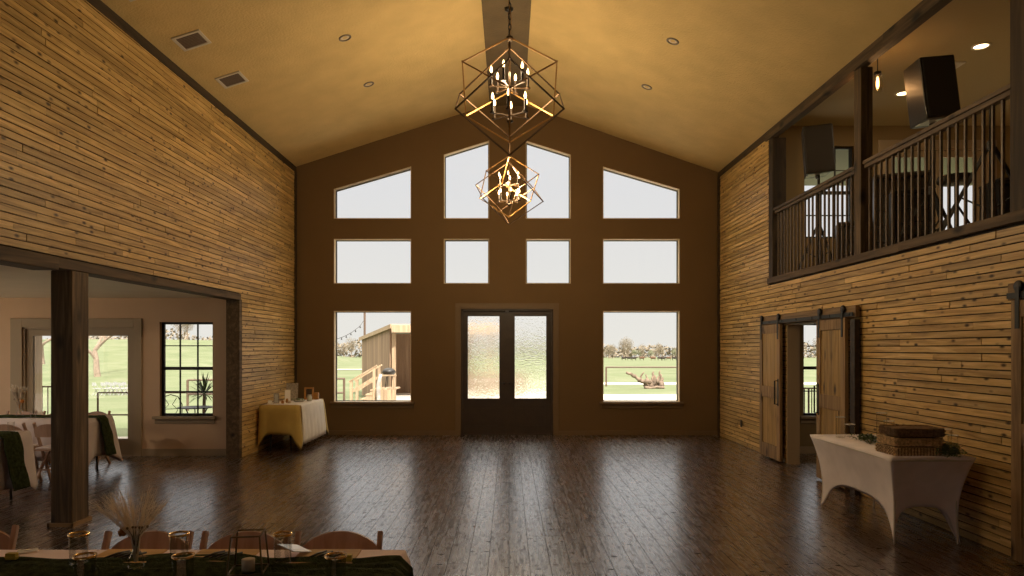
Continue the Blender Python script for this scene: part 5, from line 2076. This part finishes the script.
m.build('backrest', BARK, t)
m = MB(); gn = []
m.tube([(0, 0, 0), (.04, 0, .4), (.02, .02, .8), (.09, .04, 1.1)], [.07, .06, .055, .045], 8)
o = m.build('leaning_birch_log', plain('birch_bark', (.36, .33, .30), .8, noise=.35, nscale=12), smooth=True); o.location = (-3.64, 19.35, -.14)
tag(o, 'whitish birch log leaning against the boarded deck', 'log')
rnd = random.Random(3)
for (x, y, s_, lab) in ((-3.95, 19.1, .30, 'small green shrub at the foot of the boarded deck'), (-4.2, 21.15, .5, 'small green shrub behind the wooden stairs')):
    m = MB()
    for k in range(140):
        a = rnd.uniform(0, 6.28); e_ = rnd.uniform(.1, 1.4); L = s_ * rnd.uniform(.4, 1)
        p = Vector((math.cos(a) * math.cos(e_), math.sin(a) * math.cos(e_), math.sin(e_))) * L
        q = Vector((rnd.uniform(-1, 1), rnd.uniform(-1, 1), rnd.uniform(-1, 1))) * .04
        m.face([m.v(p), m.v(p + q), m.v(p + Vector((q.y, q.z, q.x)))])
        if k % 6 == 0:
            m.tube([(0, 0, 0), p], .004, 4)
    o = m.build('shrub', HAZETREEG); o.location = (x, y, -.15); tag(o, lab, 'shrub')

# ---- pole with string lights
t = empty('light_pole', (-5.98, 29.0, -.16), 0, 'thin brown pole behind the timber shed carrying the string lights', 'pole')
m = MB(); m.tube([(0, 0, 0), (0, 0, 4.0)], .045, 8); m.build('pole', RUST, t)
m = MB(); m.lathe([(0, 4.0), (.07, 4.0), (.05, 4.08), (0, 4.1)], n=8); m.build('cap', RUST, t)
t = empty('string_lights', (-5.98, 29.0, -.16), 0, 'swag of string lights with small dark bulbs left of the thin pole', 'string lights')
pts = []
for k in range(25):
    f = k / 24
    pts.append(Vector((-3.6 * f, -4.2 * f, 3.02 - .92 * math.sin(PI * f ** .75))))
m = MB(); m.tube(pts, .010, 4); m.build('cord', BLACK, t)
for k in range(1, 24):
    p = pts[k]
    m = MB(); m.lathe([(0, 0), (.014, -.01), (.015, -.03), (.028, -.06), (.022, -.09), (0, -.10)], c=p, n=8)
    m.build('bulb', BLACK, t)
for (za, zb, lab) in ((3.75, 3.9, 'upper thin overhead wire crossing the left gable window'), (3.35, 3.75, 'lower thin overhead wire crossing the left gable window')):
    m = MB(); m.tube([(-12, 29, za), (-5.98, 29, (za + zb) / 2 - .05), (2, 29, zb)], .010, 4)
    o = m.build('overhead_wire', BLACK); tag(o, lab, 'wire')

# ---- white folding chairs on the lawn
def lawn_chair():
    t = empty('lawn_chair')
    for s_ in (-1, 1):
        m = MB(); m.bar((s_ * .2, -.2, 0), (s_ * .2, .2, .82), .025); m.build('leg', CHAIRWHITE, t)
        m = MB(); m.bar((s_ * .18, .2, 0), (s_ * .18, -.18, .44), .025); m.build('leg', CHAIRWHITE, t)
    m = MB(); m.box(-.2, .2, -.2, .18, .42, .45); m.build('seat', CHAIRWHITE, t)
    m = MB(); m.box(-.2, .2, .165, .2, .62, .82); m.build('backrest', CHAIRWHITE, t)
    return t


lc = lawn_chair()
n = 0
names = ['first', 'second', 'third', 'fourth', 'fifth']
for r_ in range(2):
    for k in range(4):
        x, y = -26.5 + k * .56 + r_ * .2, 45 + r_ * 1.1
        lab = 'white folding chair on the lawn, %s from the left in the %s row' % (names[k], 'front' if r_ == 0 else 'rear')
        z = gz(x, y)
        if n == 0:
            lc.location = (x, y, z); lc.rotation_euler = (0, 0, 2.6); tag(lc, lab, 'chair', 'white folding chairs on the lawn')
        else:
            dup_thing(lc, (x, y, z), 2.6, lab)
        n += 1


# ---- bistro sets and yucca on the porches
def bistro_chair(loc, rz, label):
    t = empty('bistro_chair', loc, rz, label, 'chair')
    m = MB()
    for s_ in (-1, 1):
        m.tube([(s_ * .18, -.18, 0), (s_ * .19, -.17, .44)], .009, 6)
        m.tube([(s_ * .18, .2, 0), (s_ * .19, .18, .44), (s_ * .19, .22, .7), (s_ * .12, .24, .84), (0, .245, .88)], .009, 6)
    m.build('frame', BLACK, t)
    m = MB(); m.lathe([(0, .44), (.2, .44), (.205, .45), (0, .455)], n=20); m.build('seat', BLACK, t)
    m = MB()
    for s_ in (-1, 1):
        m.tube([(s_ * .04, .22, .46), (s_ * .12, .225, .6), (s_ * .03, .235, .7), (s_ * .1, .24, .82)], .006, 5)
    m.tube([(-.19, .215, .62), (.19, .215, .62)], .006, 5)
    m.build('backrest', BLACK, t)
    return t


bistro_chair((-6.08, 12.55, -.05), .4, 'black iron bistro chair outside the grid window, left of the bistro table')
bistro_chair((-4.80, 12.2, -.05), -.6, 'black iron bistro chair outside the grid window, right of the bistro table')
bistro_chair((6.15, 12.5, -.05), .3, 'black iron chair outside the window seen through the barn doorway')
t = empty('bistro_table', (-5.50, 12.3, -.05), 0, 'small round black iron table outside the grid window', 'table')
m = MB(); m.lathe([(0, .68), (.3, .68), (.3, .695), (0, .70)], n=28); m.build('tabletop', BLACK, t)
for k in range(3):
    a = 2 * PI * k / 3
    m = MB(); m.tube([(math.cos(a) * .24, math.sin(a) * .24, 0), (math.cos(a) * .04, math.sin(a) * .04, .35), (math.cos(a) * .2, math.sin(a) * .2, .68)], .01, 6); m.build('leg', BLACK, t)
t = empty('yucca_plant', (-5.72, 13.1, -.05), 0, 'spiky yucca in a pot outside the grid window', 'plant')
m = MB(); m.lathe([(0, 0), (.15, 0), (.2, .34), (.17, .34), (.14, .04), (0, .04)], n=20); m.build('pot', RUST, t, smooth=True)
m = MB(); m.tube([(0, 0, .1), (.02, 0, .85)], .03, 7); m.build('stem', BARK, t)
m = MB(); rnd = random.Random(6)
for k in range(70):
    a = rnd.uniform(0, 6.28); e_ = rnd.uniform(-.3, 1.5); L = rnd.uniform(.3, .5)
    dv = Vector((math.cos(a) * math.cos(e_), math.sin(a) * math.cos(e_), math.sin(e_)))
    sd = dv.cross(Vector((0, 0, 1))).normalized() * .014
    p = Vector((.02, 0, .87)); q = p + dv * L * .6; r_ = p + dv * L + Vector((0, 0, -.05))
    v = [m.v(p - sd * .6), m.v(p + sd * .6), m.v(q + sd), m.v(q - sd), m.v(r_)]
    m.face([v[0], v[1], v[2], v[3]]); m.face([v[3], v[2], v[4]])
m.build('leaves', FERN, t)
